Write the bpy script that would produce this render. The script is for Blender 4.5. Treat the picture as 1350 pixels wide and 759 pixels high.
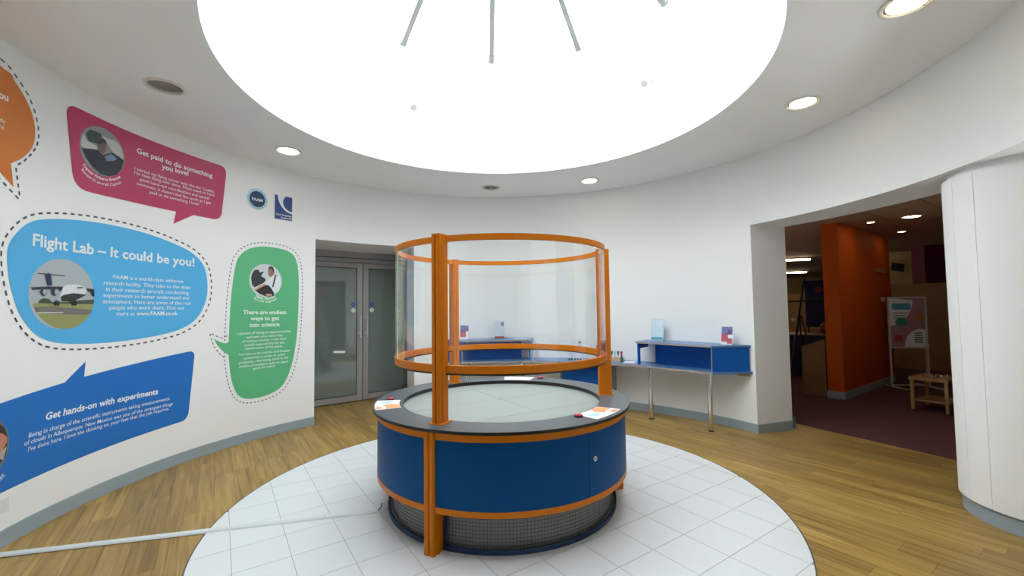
import bpy, bmesh, math, random
from mathutils import Vector
random.seed(7)
for _o in list(bpy.data.objects): bpy.data.objects.remove(_o)
SC = bpy.context.scene
COL = SC.collection
PI = math.pi

# ------------------------------------------------------------------ camera
F_PX, PITCH, ROLL = 566.66, 0.045, -0.0126
CAM = (0.092, -3.50, 1.477)
cam_d = bpy.data.cameras.new('camera'); cam = bpy.data.objects.new('camera', cam_d); COL.objects.link(cam)
cam_d.sensor_fit = 'HORIZONTAL'; cam_d.sensor_width = 36.0; cam_d.lens = F_PX*36.0/1350.0
cam_d.clip_start = 0.02; cam_d.clip_end = 200
from mathutils import Matrix
cam.matrix_world = Matrix.Translation(CAM) @ Matrix.Rotation(PI/2+PITCH, 4, 'X') @ Matrix.Rotation(ROLL, 4, 'Z')
SC.camera = cam

# ------------------------------------------------------------------ sky (bright overcast) and exposure
world = bpy.data.worlds.new('overcast_sky'); SC.world = world; world.use_nodes = True
bg = world.node_tree.nodes['Background']
bg.inputs['Color'].default_value = (0.93, 0.975, 1.0, 1); bg.inputs['Strength'].default_value = 7.7
SC.view_settings.view_transform = 'Standard'; SC.view_settings.look = 'None'
SC.view_settings.gamma = 1.0; SC.view_settings.use_curve_mapping = False
SC.view_settings.exposure = 0.0

# ------------------------------------------------------------------ pixel -> place helpers (image is 1350 x 759)
RW = 3.2436                                        # radius of the round room
def ray(px, py):
    u = (px-675)/F_PX; v = (379.5-py)/F_PX
    c, s = math.cos(ROLL), math.sin(ROLL); u, v = c*u-s*v, s*u+c*v
    cp, sp = math.cos(PITCH), math.sin(PITCH)
    return (u, cp-sp*v, sp+cp*v)
def wall_sz(px, py, R=RW):                         # arc length and height on the round wall
    r = ray(px, py); a = r[0]**2+r[1]**2; b = CAM[0]*r[0]+CAM[1]*r[1]; c = CAM[0]**2+CAM[1]**2-R*R
    t = (-b+math.sqrt(b*b-a*c))/a
    return (math.atan2(CAM[0]+r[0]*t, CAM[1]+r[1]*t)*RW, CAM[2]+r[2]*t)
def pol(az, r, z=0.0):                             # azimuth in degrees clockwise from +y
    a = math.radians(az); return (r*math.sin(a), r*math.cos(a), z)
def zat(px, py, p):
    r = ray(px, py); return CAM[2]+r[2]*math.hypot(p[0]-CAM[0], p[1]-CAM[1])/math.hypot(r[0], r[1])

# ------------------------------------------------------------------ materials
def lin(c):
    return tuple((x/255/12.92 if x <= 10 else ((x/255+0.055)/1.055)**2.4) for x in c)
MATS = {}
def mat(name, col, rough=0.5, metal=0.0, spec=0.5, bump=None, noise=None, coat=0.0):
    if name in MATS: return MATS[name]
    m = bpy.data.materials.new(name); m.use_nodes = True; nt = m.node_tree; b = nt.nodes['Principled BSDF']
    b.inputs['Base Color'].default_value = (*col, 1); b.inputs['Roughness'].default_value = rough
    b.inputs['Metallic'].default_value = metal; b.inputs['Specular IOR Level'].default_value = spec
    b.inputs['Coat Weight'].default_value = coat
    if bump or noise:
        tc = nt.nodes.new('ShaderNodeTexCoord'); n = nt.nodes.new('ShaderNodeTexNoise')
        n.inputs['Scale'].default_value = (bump or noise)[0]; n.inputs['Detail'].default_value = 4
        nt.links.new(tc.outputs['Object'], n.inputs['Vector'])
        if bump:
            bp = nt.nodes.new('ShaderNodeBump'); bp.inputs['Strength'].default_value = bump[1]; bp.inputs['Distance'].default_value = 0.002
            nt.links.new(n.outputs['Fac'], bp.inputs['Height']); nt.links.new(bp.outputs['Normal'], b.inputs['Normal'])
        if noise:
            rp = nt.nodes.new('ShaderNodeValToRGB'); k = noise[1]
            rp.color_ramp.elements[0].position = 0.3; rp.color_ramp.elements[1].position = 0.7
            rp.color_ramp.elements[0].color = (*[x*(1-k) for x in col], 1); rp.color_ramp.elements[1].color = (*[min(1, x*(1+k)) for x in col], 1)
            nt.links.new(n.outputs['Fac'], rp.inputs['Fac']); nt.links.new(rp.outputs['Color'], b.inputs['Base Color'])
    MATS[name] = m; return m
def wood_mat(name, dark, mid, light, angle, scale=1.0, rough=0.42, vary=0.18):
    m = bpy.data.materials.new(name); m.use_nodes = True; nt = m.node_tree; b = nt.nodes['Principled BSDF']
    N, L = nt.nodes.new, nt.links.new
    tc = N('ShaderNodeTexCoord'); mp = N('ShaderNodeMapping'); mp.inputs['Rotation'].default_value = (0, 0, -angle)
    L(tc.outputs['Object'], mp.inputs['Vector'])
    oi = N('ShaderNodeObjectInfo'); off = N('ShaderNodeVectorMath'); off.operation = 'ADD'
    sc = N('ShaderNodeVectorMath'); sc.operation = 'SCALE'; sc.inputs['Scale'].default_value = 37.0
    cmb = N('ShaderNodeCombineXYZ')
    for k in 'XYZ': L(oi.outputs['Random'], cmb.inputs[k])
    L(cmb.outputs[0], sc.inputs[0]); L(mp.outputs[0], off.inputs[0]); L(sc.outputs[0], off.inputs[1])
    st = N('ShaderNodeVectorMath'); st.operation = 'MULTIPLY'; st.inputs[1].default_value = (1.3*scale, 22*scale, 6)
    L(off.outputs[0], st.inputs[0])
    n1 = N('ShaderNodeTexNoise'); n1.inputs['Scale'].default_value = 1.0; n1.inputs['Detail'].default_value = 6; n1.inputs['Distortion'].default_value = 0.6
    L(st.outputs[0], n1.inputs['Vector'])
    st2 = N('ShaderNodeVectorMath'); st2.operation = 'MULTIPLY'; st2.inputs[1].default_value = (2.2*scale, 110*scale, 6)
    L(off.outputs[0], st2.inputs[0])
    n2 = N('ShaderNodeTexNoise'); n2.inputs['Scale'].default_value = 1.0; n2.inputs['Detail'].default_value = 3
    L(st2.outputs[0], n2.inputs['Vector'])
    mx = N('ShaderNodeMath'); mx.operation = 'MULTIPLY_ADD'; mx.inputs[1].default_value = 0.35
    L(n2.outputs['Fac'], mx.inputs[0]); 
    m2 = N('ShaderNodeMath'); m2.operation = 'MULTIPLY'; m2.inputs[1].default_value = 0.65; L(n1.outputs['Fac'], m2.inputs[0]); L(m2.outputs[0], mx.inputs[2])
    rp = N('ShaderNodeValToRGB'); cr = rp.color_ramp; cr.elements[0].position = 0.33; cr.elements[0].color = (*dark, 1)
    cr.elements[1].position = 0.68; cr.elements[1].color = (*light, 1); e = cr.elements.new(0.5); e.color = (*mid, 1)
    L(mx.outputs[0], rp.inputs['Fac'])
    hv = N('ShaderNodeHueSaturation'); mr = N('ShaderNodeMapRange'); mr.inputs['To Min'].default_value = 1-vary; mr.inputs['To Max'].default_value = 1+vary
    L(oi.outputs['Random'], mr.inputs['Value']); L(mr.outputs[0], hv.inputs['Value']); L(rp.outputs['Color'], hv.inputs['Color'])
    L(hv.outputs[0], b.inputs['Base Color']); b.inputs['Roughness'].default_value = rough
    MATS[name] = m; return m
def emit(name, col, s):
    m = bpy.data.materials.new(name); m.use_nodes = True; nt = m.node_tree; b = nt.nodes['Principled BSDF']
    b.inputs['Base Color'].default_value = (*col, 1); b.inputs['Emission Color'].default_value = (*col, 1); b.inputs['Emission Strength'].default_value = s
    MATS[name] = m; return m
def clear_glass(name, tint=(0.988, 0.994, 0.992), base=0.035, rough=0.0, top=0.9):
    m = bpy.data.materials.new(name); m.use_nodes = True; nt = m.node_tree; N, L = nt.nodes.new, nt.links.new
    for n in list(nt.nodes): nt.nodes.remove(n)
    o = N('ShaderNodeOutputMaterial'); mx = N('ShaderNodeMixShader'); t = N('ShaderNodeBsdfTransparent'); g = N('ShaderNodeBsdfGlossy')
    lw = N('ShaderNodeLayerWeight'); lw.inputs['Blend'].default_value = 0.5
    pw = N('ShaderNodeMath'); pw.operation = 'POWER'; pw.inputs[1].default_value = 5.0; L(lw.outputs['Facing'], pw.inputs[0])
    mr = N('ShaderNodeMapRange'); mr.inputs['To Min'].default_value = base; mr.inputs['To Max'].default_value = top; L(pw.outputs[0], mr.inputs['Value'])
    t.inputs['Color'].default_value = (*tint, 1); g.inputs['Roughness'].default_value = rough; g.inputs['Color'].default_value = (1, 1, 1, 1)
    L(mr.outputs[0], mx.inputs[0]); L(t.outputs[0], mx.inputs[1]); L(g.outputs[0], mx.inputs[2]); L(mx.outputs[0], o.inputs['Surface'])
    MATS[name] = m; return m

WHITE = mat('white_wall_paint', (0.90, 0.905, 0.90), 0.75, bump=(60, 0.03))
CEIL = mat('white_ceiling_paint', (0.89, 0.89, 0.88), 0.8)
DRUM = mat('white_skylight_paint', (0.90, 0.91, 0.91), 0.7)
SKIRT = mat('grey_skirting', lin((152, 168, 175)), 0.55)
GROUT = mat('grey_grout', lin((150, 152, 152)), 0.8)
TILE = mat('white_floor_tile', (0.69, 0.705, 0.71), 0.34, noise=(1.7, 0.015))
ORANGE = mat('orange_powder_coat', (0.66, 0.185, 0.003), 0.42, spec=0.25)
BLUEP = mat('blue_panel_laminate', (0.001, 0.070, 0.235), 0.45, spec=0.12)
NAVY = mat('navy_mesh_frame', (0.012, 0.045, 0.13), 0.4)
WIRE = mat('dark_mesh_wire', (0.03, 0.03, 0.035), 0.5, metal=0.3)
RIM = mat('charcoal_laminate', (0.095, 0.108, 0.118), 0.40)
RIMEDGE = mat('black_laminate_edge', (0.012, 0.012, 0.013), 0.4)
DISC = mat('grey_green_surface', (0.29, 0.325, 0.305), 0.45, spec=0.35)
BLACK = mat('black_plastic', (0.012, 0.012, 0.014), 0.4)
RED = mat('red_button', (0.50, 0.03, 0.07), 0.3)
PAPER = mat('white_card', (0.85, 0.86, 0.88), 0.5)
CARDOR = mat('card_orange_print', (0.80, 0.36, 0.16), 0.5)
CARDBL = mat('card_blue_print', (0.45, 0.66, 0.85), 0.5)
CHROME = mat('chrome', (0.75, 0.75, 0.74), 0.14, metal=1.0)
ALU = mat('grey_aluminium', (0.40, 0.40, 0.39), 0.42, metal=0.35)
ALUD = mat('dark_gasket', (0.03, 0.03, 0.03), 0.6)
DOORGL = mat('grey_door_glass', (0.17, 0.215, 0.20), 0.03, spec=1.0, coat=0.5)
DESKB = mat('desk_blue_laminate', (0.004, 0.100, 0.42), 0.42, spec=0.2)
DESKT = mat('desk_top_blue', (0.09, 0.21, 0.44), 0.32)
PLY = mat('plywood_edge', (0.34, 0.28, 0.26), 0.6)
CABLE = mat('pale_trunking', (0.62, 0.66, 0.66), 0.5)
ACRYL = clear_glass('clear_acrylic')
PANE = clear_glass('skylight_glass', (0.98, 0.99, 0.99), base=0.03)
CARPET = mat('maroon_carpet', (0.10, 0.032, 0.034), 0.95, noise=(180, 0.35))
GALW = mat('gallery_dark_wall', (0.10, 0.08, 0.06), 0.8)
GALC = mat('gallery_ceiling', (0.36, 0.22, 0.12), 0.8)
ORWALL = mat('orange_wall_paint', (0.52, 0.078, 0.001), 0.6, spec=0.25)
BROWN = mat('brown_partition', (0.36, 0.20, 0.065), 0.6, noise=(3, 0.1))
CREAM = mat('cream_wall', (0.70, 0.56, 0.27), 0.8)
MAROON = mat('maroon_wall', (0.12, 0.006, 0.032), 0.6, spec=0.3)
WOOD = wood_mat('oak_plank', (0.175, 0.096, 0.020), (0.325, 0.200, 0.050), (0.46, 0.305, 0.098), math.radians(125))
PINE = wood_mat('pine_table', (0.30, 0.17, 0.06), (0.42, 0.25, 0.09), (0.50, 0.32, 0.13), 0.6)
WARM = emit('lamp_glow_warm', (1.0, 0.86, 0.58), 9.0)
BRIGHT = emit('lamp_glow_white', (1.0, 0.97, 0.90), 14.0)

# ------------------------------------------------------------------ mesh helpers
class MB:
    def __init__(s): s.v = []; s.f = []; s.sm = []; s.mi = []; s.cur = 0
    def add(s, vs, fs, smooth=False):
        o = len(s.v); s.v += [tuple(x) for x in vs]
        for f in fs: s.f.append([i+o for i in f]); s.sm.append(smooth); s.mi.append(s.cur)
        return s
    def box(s, c, size, rz=0.0):
        hx, hy, hz = [x/2 for x in size]; ca, sa = math.cos(rz), math.sin(rz); vs = []
        for x, y, z in [(-hx,-hy,-hz),(hx,-hy,-hz),(hx,hy,-hz),(-hx,hy,-hz),(-hx,-hy,hz),(hx,-hy,hz),(hx,hy,hz),(-hx,hy,hz)]:
            vs.append((c[0]+ca*x-sa*y, c[1]+sa*x+ca*y, c[2]+z))
        return s.add(vs, [(0,3,2,1),(4,5,6,7),(0,1,5,4),(1,2,6,5),(2,3,7,6),(3,0,4,7)])
    def obox(s, o, ex, ey, ez):                    # box from a corner and three edge vectors
        o, ex, ey, ez = map(Vector, (o, ex, ey, ez)); vs = [o, o+ex, o+ex+ey, o+ey, o+ez, o+ex+ez, o+ex+ey+ez, o+ey+ez]
        return s.add(vs, [(0,3,2,1),(4,5,6,7),(0,1,5,4),(1,2,6,5),(2,3,7,6),(3,0,4,7)])
    def arc(s, r0, r1, z0, z1, a0=0, a1=360, step=2.0):
        n = max(1, round(abs(a1-a0)/step)); full = abs(a1-a0) >= 359.9
        A = [a0+(a1-a0)*i/n for i in range(n+1)]
        def strip(p, q, flip):
            vs = [pol(a, *p) for a in A]+[pol(a, *q) for a in A]; m = n+1
            fs = [(i, i+1, m+i+1, m+i) for i in range(n)]
            if flip: fs = [f[::-1] for f in fs]
            s.add(vs, fs, True)
        strip((r0,z0), (r0,z1), False); strip((r1,z0), (r1,z1), True)
        strip((r0,z1), (r1,z1), False); strip((r0,z0), (r1,z0), True)
        if not full:
            for a, fl in ((a0, False), (a1, True)):
                f = [(0,1,2,3)] if not fl else [(3,2,1,0)]
                s.add([pol(a,r0,z0), pol(a,r1,z0), pol(a,r1,z1), pol(a,r0,z1)], f)
        return s
    def prism(s, poly, z0, z1):
        n = len(poly); area = sum(poly[i][0]*poly[(i+1)%n][1]-poly[(i+1)%n][0]*poly[i][1] for i in range(n))
        if area < 0: poly = poly[::-1]
        s.add([(x,y,z0) for x,y in poly]+[(x,y,z1) for x,y in poly], [tuple(range(n))[::-1], tuple(range(n,2*n))]+[(i,(i+1)%n,n+(i+1)%n,n+i) for i in range(n)])
        return s
    def cyl(s, c, r, z0, z1, n=24, r2=None):
        r2 = r if r2 is None else r2
        a = [(math.cos(2*PI*i/n), math.sin(2*PI*i/n)) for i in range(n)]
        s.add([(c[0]+r*x, c[1]+r*y, z0) for x,y in a]+[(c[0]+r2*x, c[1]+r2*y, z1) for x,y in a], [(i,(i+1)%n,n+(i+1)%n,n+i) for i in range(n)], True)
        s.add([(c[0]+r*x, c[1]+r*y, z0) for x,y in a], [tuple(range(n))[::-1]]); s.add([(c[0]+r2*x, c[1]+r2*y, z1) for x,y in a], [tuple(range(n))])
        return s
    def tube(s, p, q, r, n=10, r2=None):
        p, q = Vector(p), Vector(q); d = (q-p).normalized(); u = d.orthogonal().normalized(); w = d.cross(u); r2 = r if r2 is None else r2
        cs = [(math.cos(2*PI*i/n), math.sin(2*PI*i/n)) for i in range(n)]
        A = [p+u*r*x+w*r*y for x,y in cs]; B = [q+u*r2*x+w*r2*y for x,y in cs]
        s.add(A+B, [(i,(i+1)%n,n+(i+1)%n,n+i) for i in range(n)], True); s.add(A, [tuple(range(n))[::-1]]); s.add(B, [tuple(range(n))])
        return s
    def ball(s, c, r, n=10, m=7, sz=1.0):
        vs = [(c[0]+r*math.sin(PI*j/m)*math.cos(2*PI*i/n), c[1]+r*math.sin(PI*j/m)*math.sin(2*PI*i/n), c[2]+sz*r*math.cos(PI*j/m)) for j in range(m+1) for i in range(n)]
        return s.add(vs, [(j*n+i, (j+1)*n+i, (j+1)*n+(i+1)%n, j*n+(i+1)%n) for j in range(m) for i in range(n)], True)
    def lathe(s, prof, c=(0,0,0), n=32):
        vs = [(c[0]+r*math.cos(2*PI*i/n), c[1]+r*math.sin(2*PI*i/n), c[2]+z) for r, z in prof for i in range(n)]
        fs = [(j*n+i, j*n+(i+1)%n, (j+1)*n+(i+1)%n, (j+1)*n+i) for j in range(len(prof)-1) for i in range(n)]
        return s.add(vs, fs, True)
    def build(s, name, m, parent=None, kind=None, label=None, cat=None, group=None):
        me = bpy.data.meshes.new(name); me.from_pydata(s.v, [], s.f)
        me.polygons.foreach_set('use_smooth', s.sm)
        ms = m if isinstance(m, (list, tuple)) else [m]
        for x in ms: me.materials.append(x)
        if len(ms) > 1: me.polygons.foreach_set('material_index', s.mi)
        me.update()
        return link(name, me, parent, kind, label, cat, group)
def link(name, me, parent=None, kind=None, label=None, cat=None, group=None):
    o = bpy.data.objects.new(name, me); COL.objects.link(o)
    if parent is not None:
        o.parent = parent; o.matrix_parent_inverse = Matrix.Identity(4)
    return tag(o, label, cat, group, kind)
def tag(o, label=None, cat=None, group=None, kind=None):
    if label: o['label'] = label
    if cat: o['category'] = cat
    if group: o['group'] = group
    if kind: o['kind'] = kind
    return o
def empty(name, loc=(0,0,0), rz=0.0, label=None, cat=None, group=None):
    o = bpy.data.objects.new(name, None); o.empty_display_size = 0.1; COL.objects.link(o)
    o.location = loc; o.rotation_euler = (0,0,rz)
    return tag(o, label, cat, group)
def copy_tree(o, parent=None):
    c = o.copy(); COL.objects.link(c); c.parent = parent
    for ch in [x for x in bpy.data.objects if x.parent == o]: copy_tree(ch, c)
    return c
def clip_convex(poly, clip):                       # Sutherland-Hodgman; clip is counter-clockwise
    out = poly
    for i in range(len(clip)):
        a, b = clip[i], clip[(i+1)%len(clip)]; inp, out = out, []
        if not inp: return []
        side = lambda p: (b[0]-a[0])*(p[1]-a[1])-(b[1]-a[1])*(p[0]-a[0])
        for j in range(len(inp)):
            p, q = inp[j], inp[(j+1)%len(inp)]; sp, sq = side(p), side(q)
            if sp >= 0: out.append(p)
            if sp*sq < 0: t = sp/(sp-sq); out.append((p[0]+t*(q[0]-p[0]), p[1]+t*(q[1]-p[1])))
    return out
def circle(r, n=120, c=(0,0)): return [(c[0]+r*math.cos(2*PI*i/n), c[1]+r*math.sin(2*PI*i/n)) for i in range(n)]

# ================================================================== STRUCTURE
ZC, ZH = 3.2187, 2.404                             # ceiling, door heads
RO = 3.76                                          # outer face of the round wall
AL0, AL1 = -49.75, -25.1                           # doorway with the glass doors
AR0, AR1 = 62.75, 128.0                            # wide opening to the gallery
AE0, AE1 = 152.0, 208.0                            # entrance where the photographer stands

# ---- floor: sub-base, oak planks, disc of white tiles
FLOOR = MB().prism(circle(4.75, 96), -0.12, -0.009).build('floor', mat('floor_screed', (0.16, 0.10, 0.05), 0.8), kind='structure')
PA = math.radians(125); PW, PL = 0.145, 1.21
du, dv = (math.cos(PA), math.sin(PA)), (-math.sin(PA), math.cos(PA))
cl = circle(4.7, 72)
CP, CQ = (3.563, 1.921), (4.217, 0.572)            # carpet line in the opening
cn = (CQ[1]-CP[1], -(CQ[0]-CP[0]))
def carpet_side(p): return (p[0]-CP[0])*(CP[1]-CQ[1])+(p[1]-CP[1])*(CQ[0]-CP[0])     # > 0 on the gallery side
ext = lambda t: (CP[0]+(CQ[0]-CP[0])*t, CP[1]+(CQ[1]-CP[1])*t)
halfplane = [ext(6), ext(-6), (ext(-6)[0]-14, ext(-6)[1]-6), (ext(6)[0]-14, ext(6)[1]-6)]
def seen_wood(p):
    r = math.hypot(*p); a = math.degrees(math.atan2(p[0], p[1]))
    if 2.03 < r < 3.27: return True
    if r < 2.03: return False
    if AL0-6 < a < AL1+6: return r < 4.4
    if AR0-4 < a < 125: return r < 4.65
    return (a > 148 or a < -148) and r < 4.65
for iv in range(-34, 34):
    off = random.uniform(0, PL)
    for iu in range(-5, 6):
        u0, u1, v0, v1 = iu*PL+off+0.0007, (iu+1)*PL+off-0.0007, iv*PW+0.0007, (iv+1)*PW-0.0007
        quad = [(du[0]*u+dv[0]*v, du[1]*u+dv[1]*v) for u, v in ((u0,v0),(u1,v0),(u1,v1),(u0,v1))]
        samples = [(du[0]*(u0+(u1-u0)*i/8)+dv[0]*(v0+(v1-v0)*j/2), du[1]*(u0+(u1-u0)*i/8)+dv[1]*(v0+(v1-v0)*j/2)) for i in range(9) for j in range(3)]
        if not any(seen_wood(p) for p in samples): continue
        q = clip_convex(clip_convex(quad, cl), halfplane)
        if len(q) >= 3: MB().prism(q, -0.0085, 0.0).build('plank', WOOD, FLOOR)
RT = 2.0436
MB().prism(circle(RT, 128), 0.0003, 0.0022).build('grout_bed', GROUT, FLOOR)
MB().arc(RT, RT+0.007, 0.0003, 0.0045, 0, 360).build('edge_strip', mat('dark_edge_strip', (0.09, 0.075, 0.06), 0.5), FLOOR)
TG, TA = 0.3019, 0.5966
t_o = (1.2556+0.0915, 2.5846-3.4995)
ta, tb = (math.cos(TA), math.sin(TA)), (-math.sin(TA), math.cos(TA))
tcl = circle(RT-0.0015, 128)
for i in range(-16, 12):
    for j in range(-16, 12):
        g = 0.0016
        quad = [(t_o[0]+tb[0]*TG*y+ta[0]*TG*x, t_o[1]+tb[1]*TG*y+ta[1]*TG*x) for x, y in ((i+g/TG, j+g/TG), (i+1-g/TG, j+g/TG), (i+1-g/TG, j+1-g/TG), (i+g/TG, j+1-g/TG))]
        if min(math.hypot(*p) for p in quad) > RT+0.3: continue
        q = clip_convex(quad, tcl)
        if len(q) >= 3 and sum(q[k][0]*q[(k+1)%len(q)][1]-q[(k+1)%len(q)][0]*q[k][1] for k in range(len(q))) > 0.0006:
            MB().prism(q, 0.0006, 0.0040).build('tile', TILE, FLOOR)
ZT = 0.004                                         # top of the tiles

# ---- round walls
def wall_arc(name, a0, a1, z0, z1): return MB().arc(RW, RO, z0, z1, a0, a1, 1.5).build(name, WHITE, kind='structure')
wall_arc('wall_left', -152.0, AL0, 0.0, ZC)
wall_arc('wall_over_glass_doors', AL0, AL1, ZH, ZC)
MB().arc(RW, RO, 0.0, ZC, AL1, AR0, 1.5).prism([pol(AR0, RW)[:2], pol(64.1, RO+0.004)[:2], pol(AR0-0.4, RO+0.004)[:2]], 0.0, ZH+0.01).build('wall_rear', WHITE, kind='structure')
wall_arc('wall_over_gallery_opening', AR0, AR1, ZH, ZC)
wall_arc('wall_right', AR1, AE0, 0.0, ZC)
wall_arc('wall_over_entrance', AE0, AE1, ZH, ZC)
def skirting(name, a0, a1):
    return MB().arc(RW-0.011, RW-0.0005, 0.0005, 0.098, a0, a1, 1.5).arc(RW-0.007, RW-0.0005, 0.098, 0.105, a0, a1, 1.5).build(name, SKIRT, kind='structure')
skirting('baseboard_left', -152.0, AL0); skirting('baseboard_rear', AL1, AR0+0.2); skirting('baseboard_right', AR1, AE0)
# skirting on the jamb of the gallery opening and its little end stop
j0, j1 = pol(AR0, RW), pol(64.1, RO)
jd = Vector((j1[0]-j0[0], j1[1]-j0[1], 0)); jn = Vector((jd.y, -jd.x, 0)).normalized()
MB().obox(Vector((*j0[:2], 0.0005))+jn*0.0005, jd, jn*0.011, (0, 0, 0.103)).build('baseboard_jamb', SKIRT, kind='structure')
MB().obox(Vector((*j1[:2], 0.02))+jn*0.012-jd*0.03, jd*0.05, jn*0.02, (0, 0, 0.13)).build('trim_1', mat('dark_hinge', (0.12, 0.13, 0.14), 0.5), kind='structure')

# ---- ceiling ring
RS = 2.0213
CEILING = MB().arc(RS+0.03, RO, ZC, ZC+0.16, 0, 360, 2).build('ceiling', CEIL, kind='structure')
_bm = bmesh.new(); _bm.from_mesh(CEILING.data); bmesh.ops.remove_doubles(_bm, verts=_bm.verts[:], dist=1e-4); bmesh.ops.recalc_face_normals(_bm, faces=_bm.faces[:])
for _f in _bm.faces: _f.smooth = False
_bm.to_mesh(CEILING.data); _bm.free()
for _az, _r in ((-95.5, 2.585), (-4.2, 2.674)):
    _k = MB().cyl(pol(_az, _r)[:2], 0.112, ZC-0.05, ZC+0.11, 40).build('cutter', CEIL)
    _kb = bmesh.new(); _kb.from_mesh(_k.data); bmesh.ops.remove_doubles(_kb, verts=_kb.verts[:], dist=1e-5); _kb.to_mesh(_k.data); _kb.free()
    _md = CEILING.modifiers.new('cut', 'BOOLEAN'); _md.operation = 'DIFFERENCE'; _md.solver = 'EXACT'; _md.object = _k
    bpy.context.view_layer.update(); _me = bpy.data.meshes.new_from_object(CEILING.evaluated_get(bpy.context.evaluated_depsgraph_get()))
    CEILING.modifiers.remove(_md); CEILING.data = _me; bpy.data.objects.remove(_k)
# ---- skylight: drum, curb, bars and panes
ZD, ZAP = 4.72, 5.80
MB().arc(RS, RS+0.03, ZC, ZC+0.17, 0, 360, 2).arc(RS, RS+0.16, ZC+0.17, ZD, 0, 360, 2).build('wall_skylight', DRUM, kind='structure')
SKY = MB().arc(RS-0.015, RS+0.17, ZD, ZD+0.07, 0, 360, 2).arc(0.0, 0.16, ZAP-0.07, ZAP+0.03, 0, 360, 15).build('window_1', DRUM, kind='structure')
NB = 11; BARM = mat('grey_glazing_bar', (0.28, 0.285, 0.29), 0.5)
for k in range(NB):
    a = -4.0+360.0/NB*k
    b = MB(); p0, p1 = Vector(pol(a, RS+0.03, ZD+0.05)), Vector(pol(a, 0.12, ZAP-0.03))
    side = Vector((math.cos(math.radians(a)), -math.sin(math.radians(a)), 0)); d = (p1-p0); up = side.cross(d).normalized(); up = up if up.z > 0 else -up
    b.obox(p0-side*0.03-up*0.10, d, side*0.06, up*0.13); b.build('glazing_bar', BARM, SKY)
    a2 = a+360.0/NB
    q = [Vector(pol(a+1.0, RS+0.02, ZD+0.075)), Vector(pol(a2-1.0, RS+0.02, ZD+0.075)), Vector(pol(a2-6, 0.15, ZAP-0.01)), Vector(pol(a+6, 0.15, ZAP-0.01))]
    MB().add(q+[x+Vector((0,0,0.012)) for x in q], [(3,2,1,0),(4,5,6,7),(0,1,5,4),(1,2,6,5),(2,3,7,6),(3,0,4,7)]).build('pane', PANE, SKY)

# ---- recess with the glass doors
Dm = Vector((-2.347, 3.524, 0)); Dd = Vector((0.7916, 0.6110, 0)); Dn = Vector((0.6110, -0.7916, 0))   # Dn faces the room
dl, dr = Dm-Dd*0.93, Dm+Dd*0.93
wl, wr = Vector(pol(AL0, RW+0.3)), Vector(pol(AL1, RW+0.3))
def thick_wall(name, p, q, z0, z1, th, m=WHITE, kind='structure'):
    p, q = Vector((p[0], p[1], z0)), Vector((q[0], q[1], z0)); n = Vector((-(q-p).y, (q-p).x, 0)).normalized()
    return MB().obox(p, q-p, n*th, (0, 0, z1-z0)).build(name, m, kind=kind)
thick_wall('wall_recess_left', wl, dl-Dn*0.12, 0, ZH, 0.12)
wj = Vector(pol(AL1, RW+0.2)); jr = Dm+Dd*0.915-Dn*0.12
thick_wall('wall_recess_right', jr, wj, 0, ZH, 0.12)
rc = [pol(AL0-3, RO-0.1)[:2], pol(AL1+3, RO-0.1)[:2], tuple((dr+Dd*0.3-Dn*0.3)[:2]), tuple((dl-Dd*0.3-Dn*0.3)[:2])]
MB().prism(rc, ZH+0.002, ZH+0.12).build('ceiling_recess', WHITE, kind='structure')

# ---- lobby behind the photographer, unseen and closed to keep sky light out
LX, LY0, LY1 = 2.3, -7.2, -3.35
LOB = mat('lobby_paint', (0.80, 0.80, 0.79), 0.8)
MB().box((0, -5.9, -0.065), (2*LX+0.4, 3.0, 0.112)).build('floor_lobby', WOOD, kind='structure')
thick_wall('wall_lobby_left', (-LX, LY0), (-LX, -2.55), 0, 2.6, 0.1, LOB); thick_wall('wall_lobby_right', (LX, -2.55), (LX, LY0), 0, 2.6, 0.1, LOB)
_lc = [(-LX-0.1, LY0-0.1)]+[(LX+0.1, LY0-0.1)]+[pol(a, RO-0.05)[:2] for a in range(140, 222, 4)]
MB().prism(_lc, 2.42, 2.6).build('ceiling_lobby', LOB, kind='structure')
thick_wall('wall_lobby_end', (LX, LY0), (-LX, LY0), 0, 2.6, 0.1, LOB)

# ---- gallery beyond the opening
E1, E2 = Vector((0.8145, 0.5802, 0)), Vector((-0.5802, 0.8145, 0))
GZ = 2.735
arcp = [pol(a, RO-0.02)[:2] for a in range(24, 134, 3)]
gpoly = arcp+[(5.0, -4.5), (15.5, -4.5), (15.5, 17.5), (3.0, 17.5)]
carp = [ext(-2.2), ext(2.6)]+[(4.9, -4.5), (15.5, -4.5), (15.5, 17.5), (1.9, 17.5)]
MB().prism(carp, -0.05, 0.001).build('floor_gallery', CARPET, kind='structure')
GC = MB().prism(gpoly, GZ+0.012, GZ+0.1).build('ceiling_gallery', GALC, kind='structure')
c0 = Vector((5.153, 2.472, 0))
panel_me = None
for i in range(-3, 9):
    for j in range(-7, 16):
        o = c0+E1*(i*1.2)+E2*(j*0.6)
        cs = [o+E1*0.006+E2*0.006, o+E1*1.194+E2*0.006, o+E1*1.194+E2*0.594, o+E1*0.006+E2*0.594]
        if min(math.hypot(c.x, c.y) for c in cs) < 3.72 or max(c.x for c in cs) > 15.3: continue
        if panel_me is None:
            panel_me = MB().obox((0,0,0), E1*1.188, E2*0.588, (0,0,0.012)).build('ceiling_panel', GALC, GC); panel_me.location = (*cs[0][:2], GZ); continue
        c = panel_me.copy(); COL.objects.link(c); c.location = (*cs[0][:2], GZ)
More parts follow.
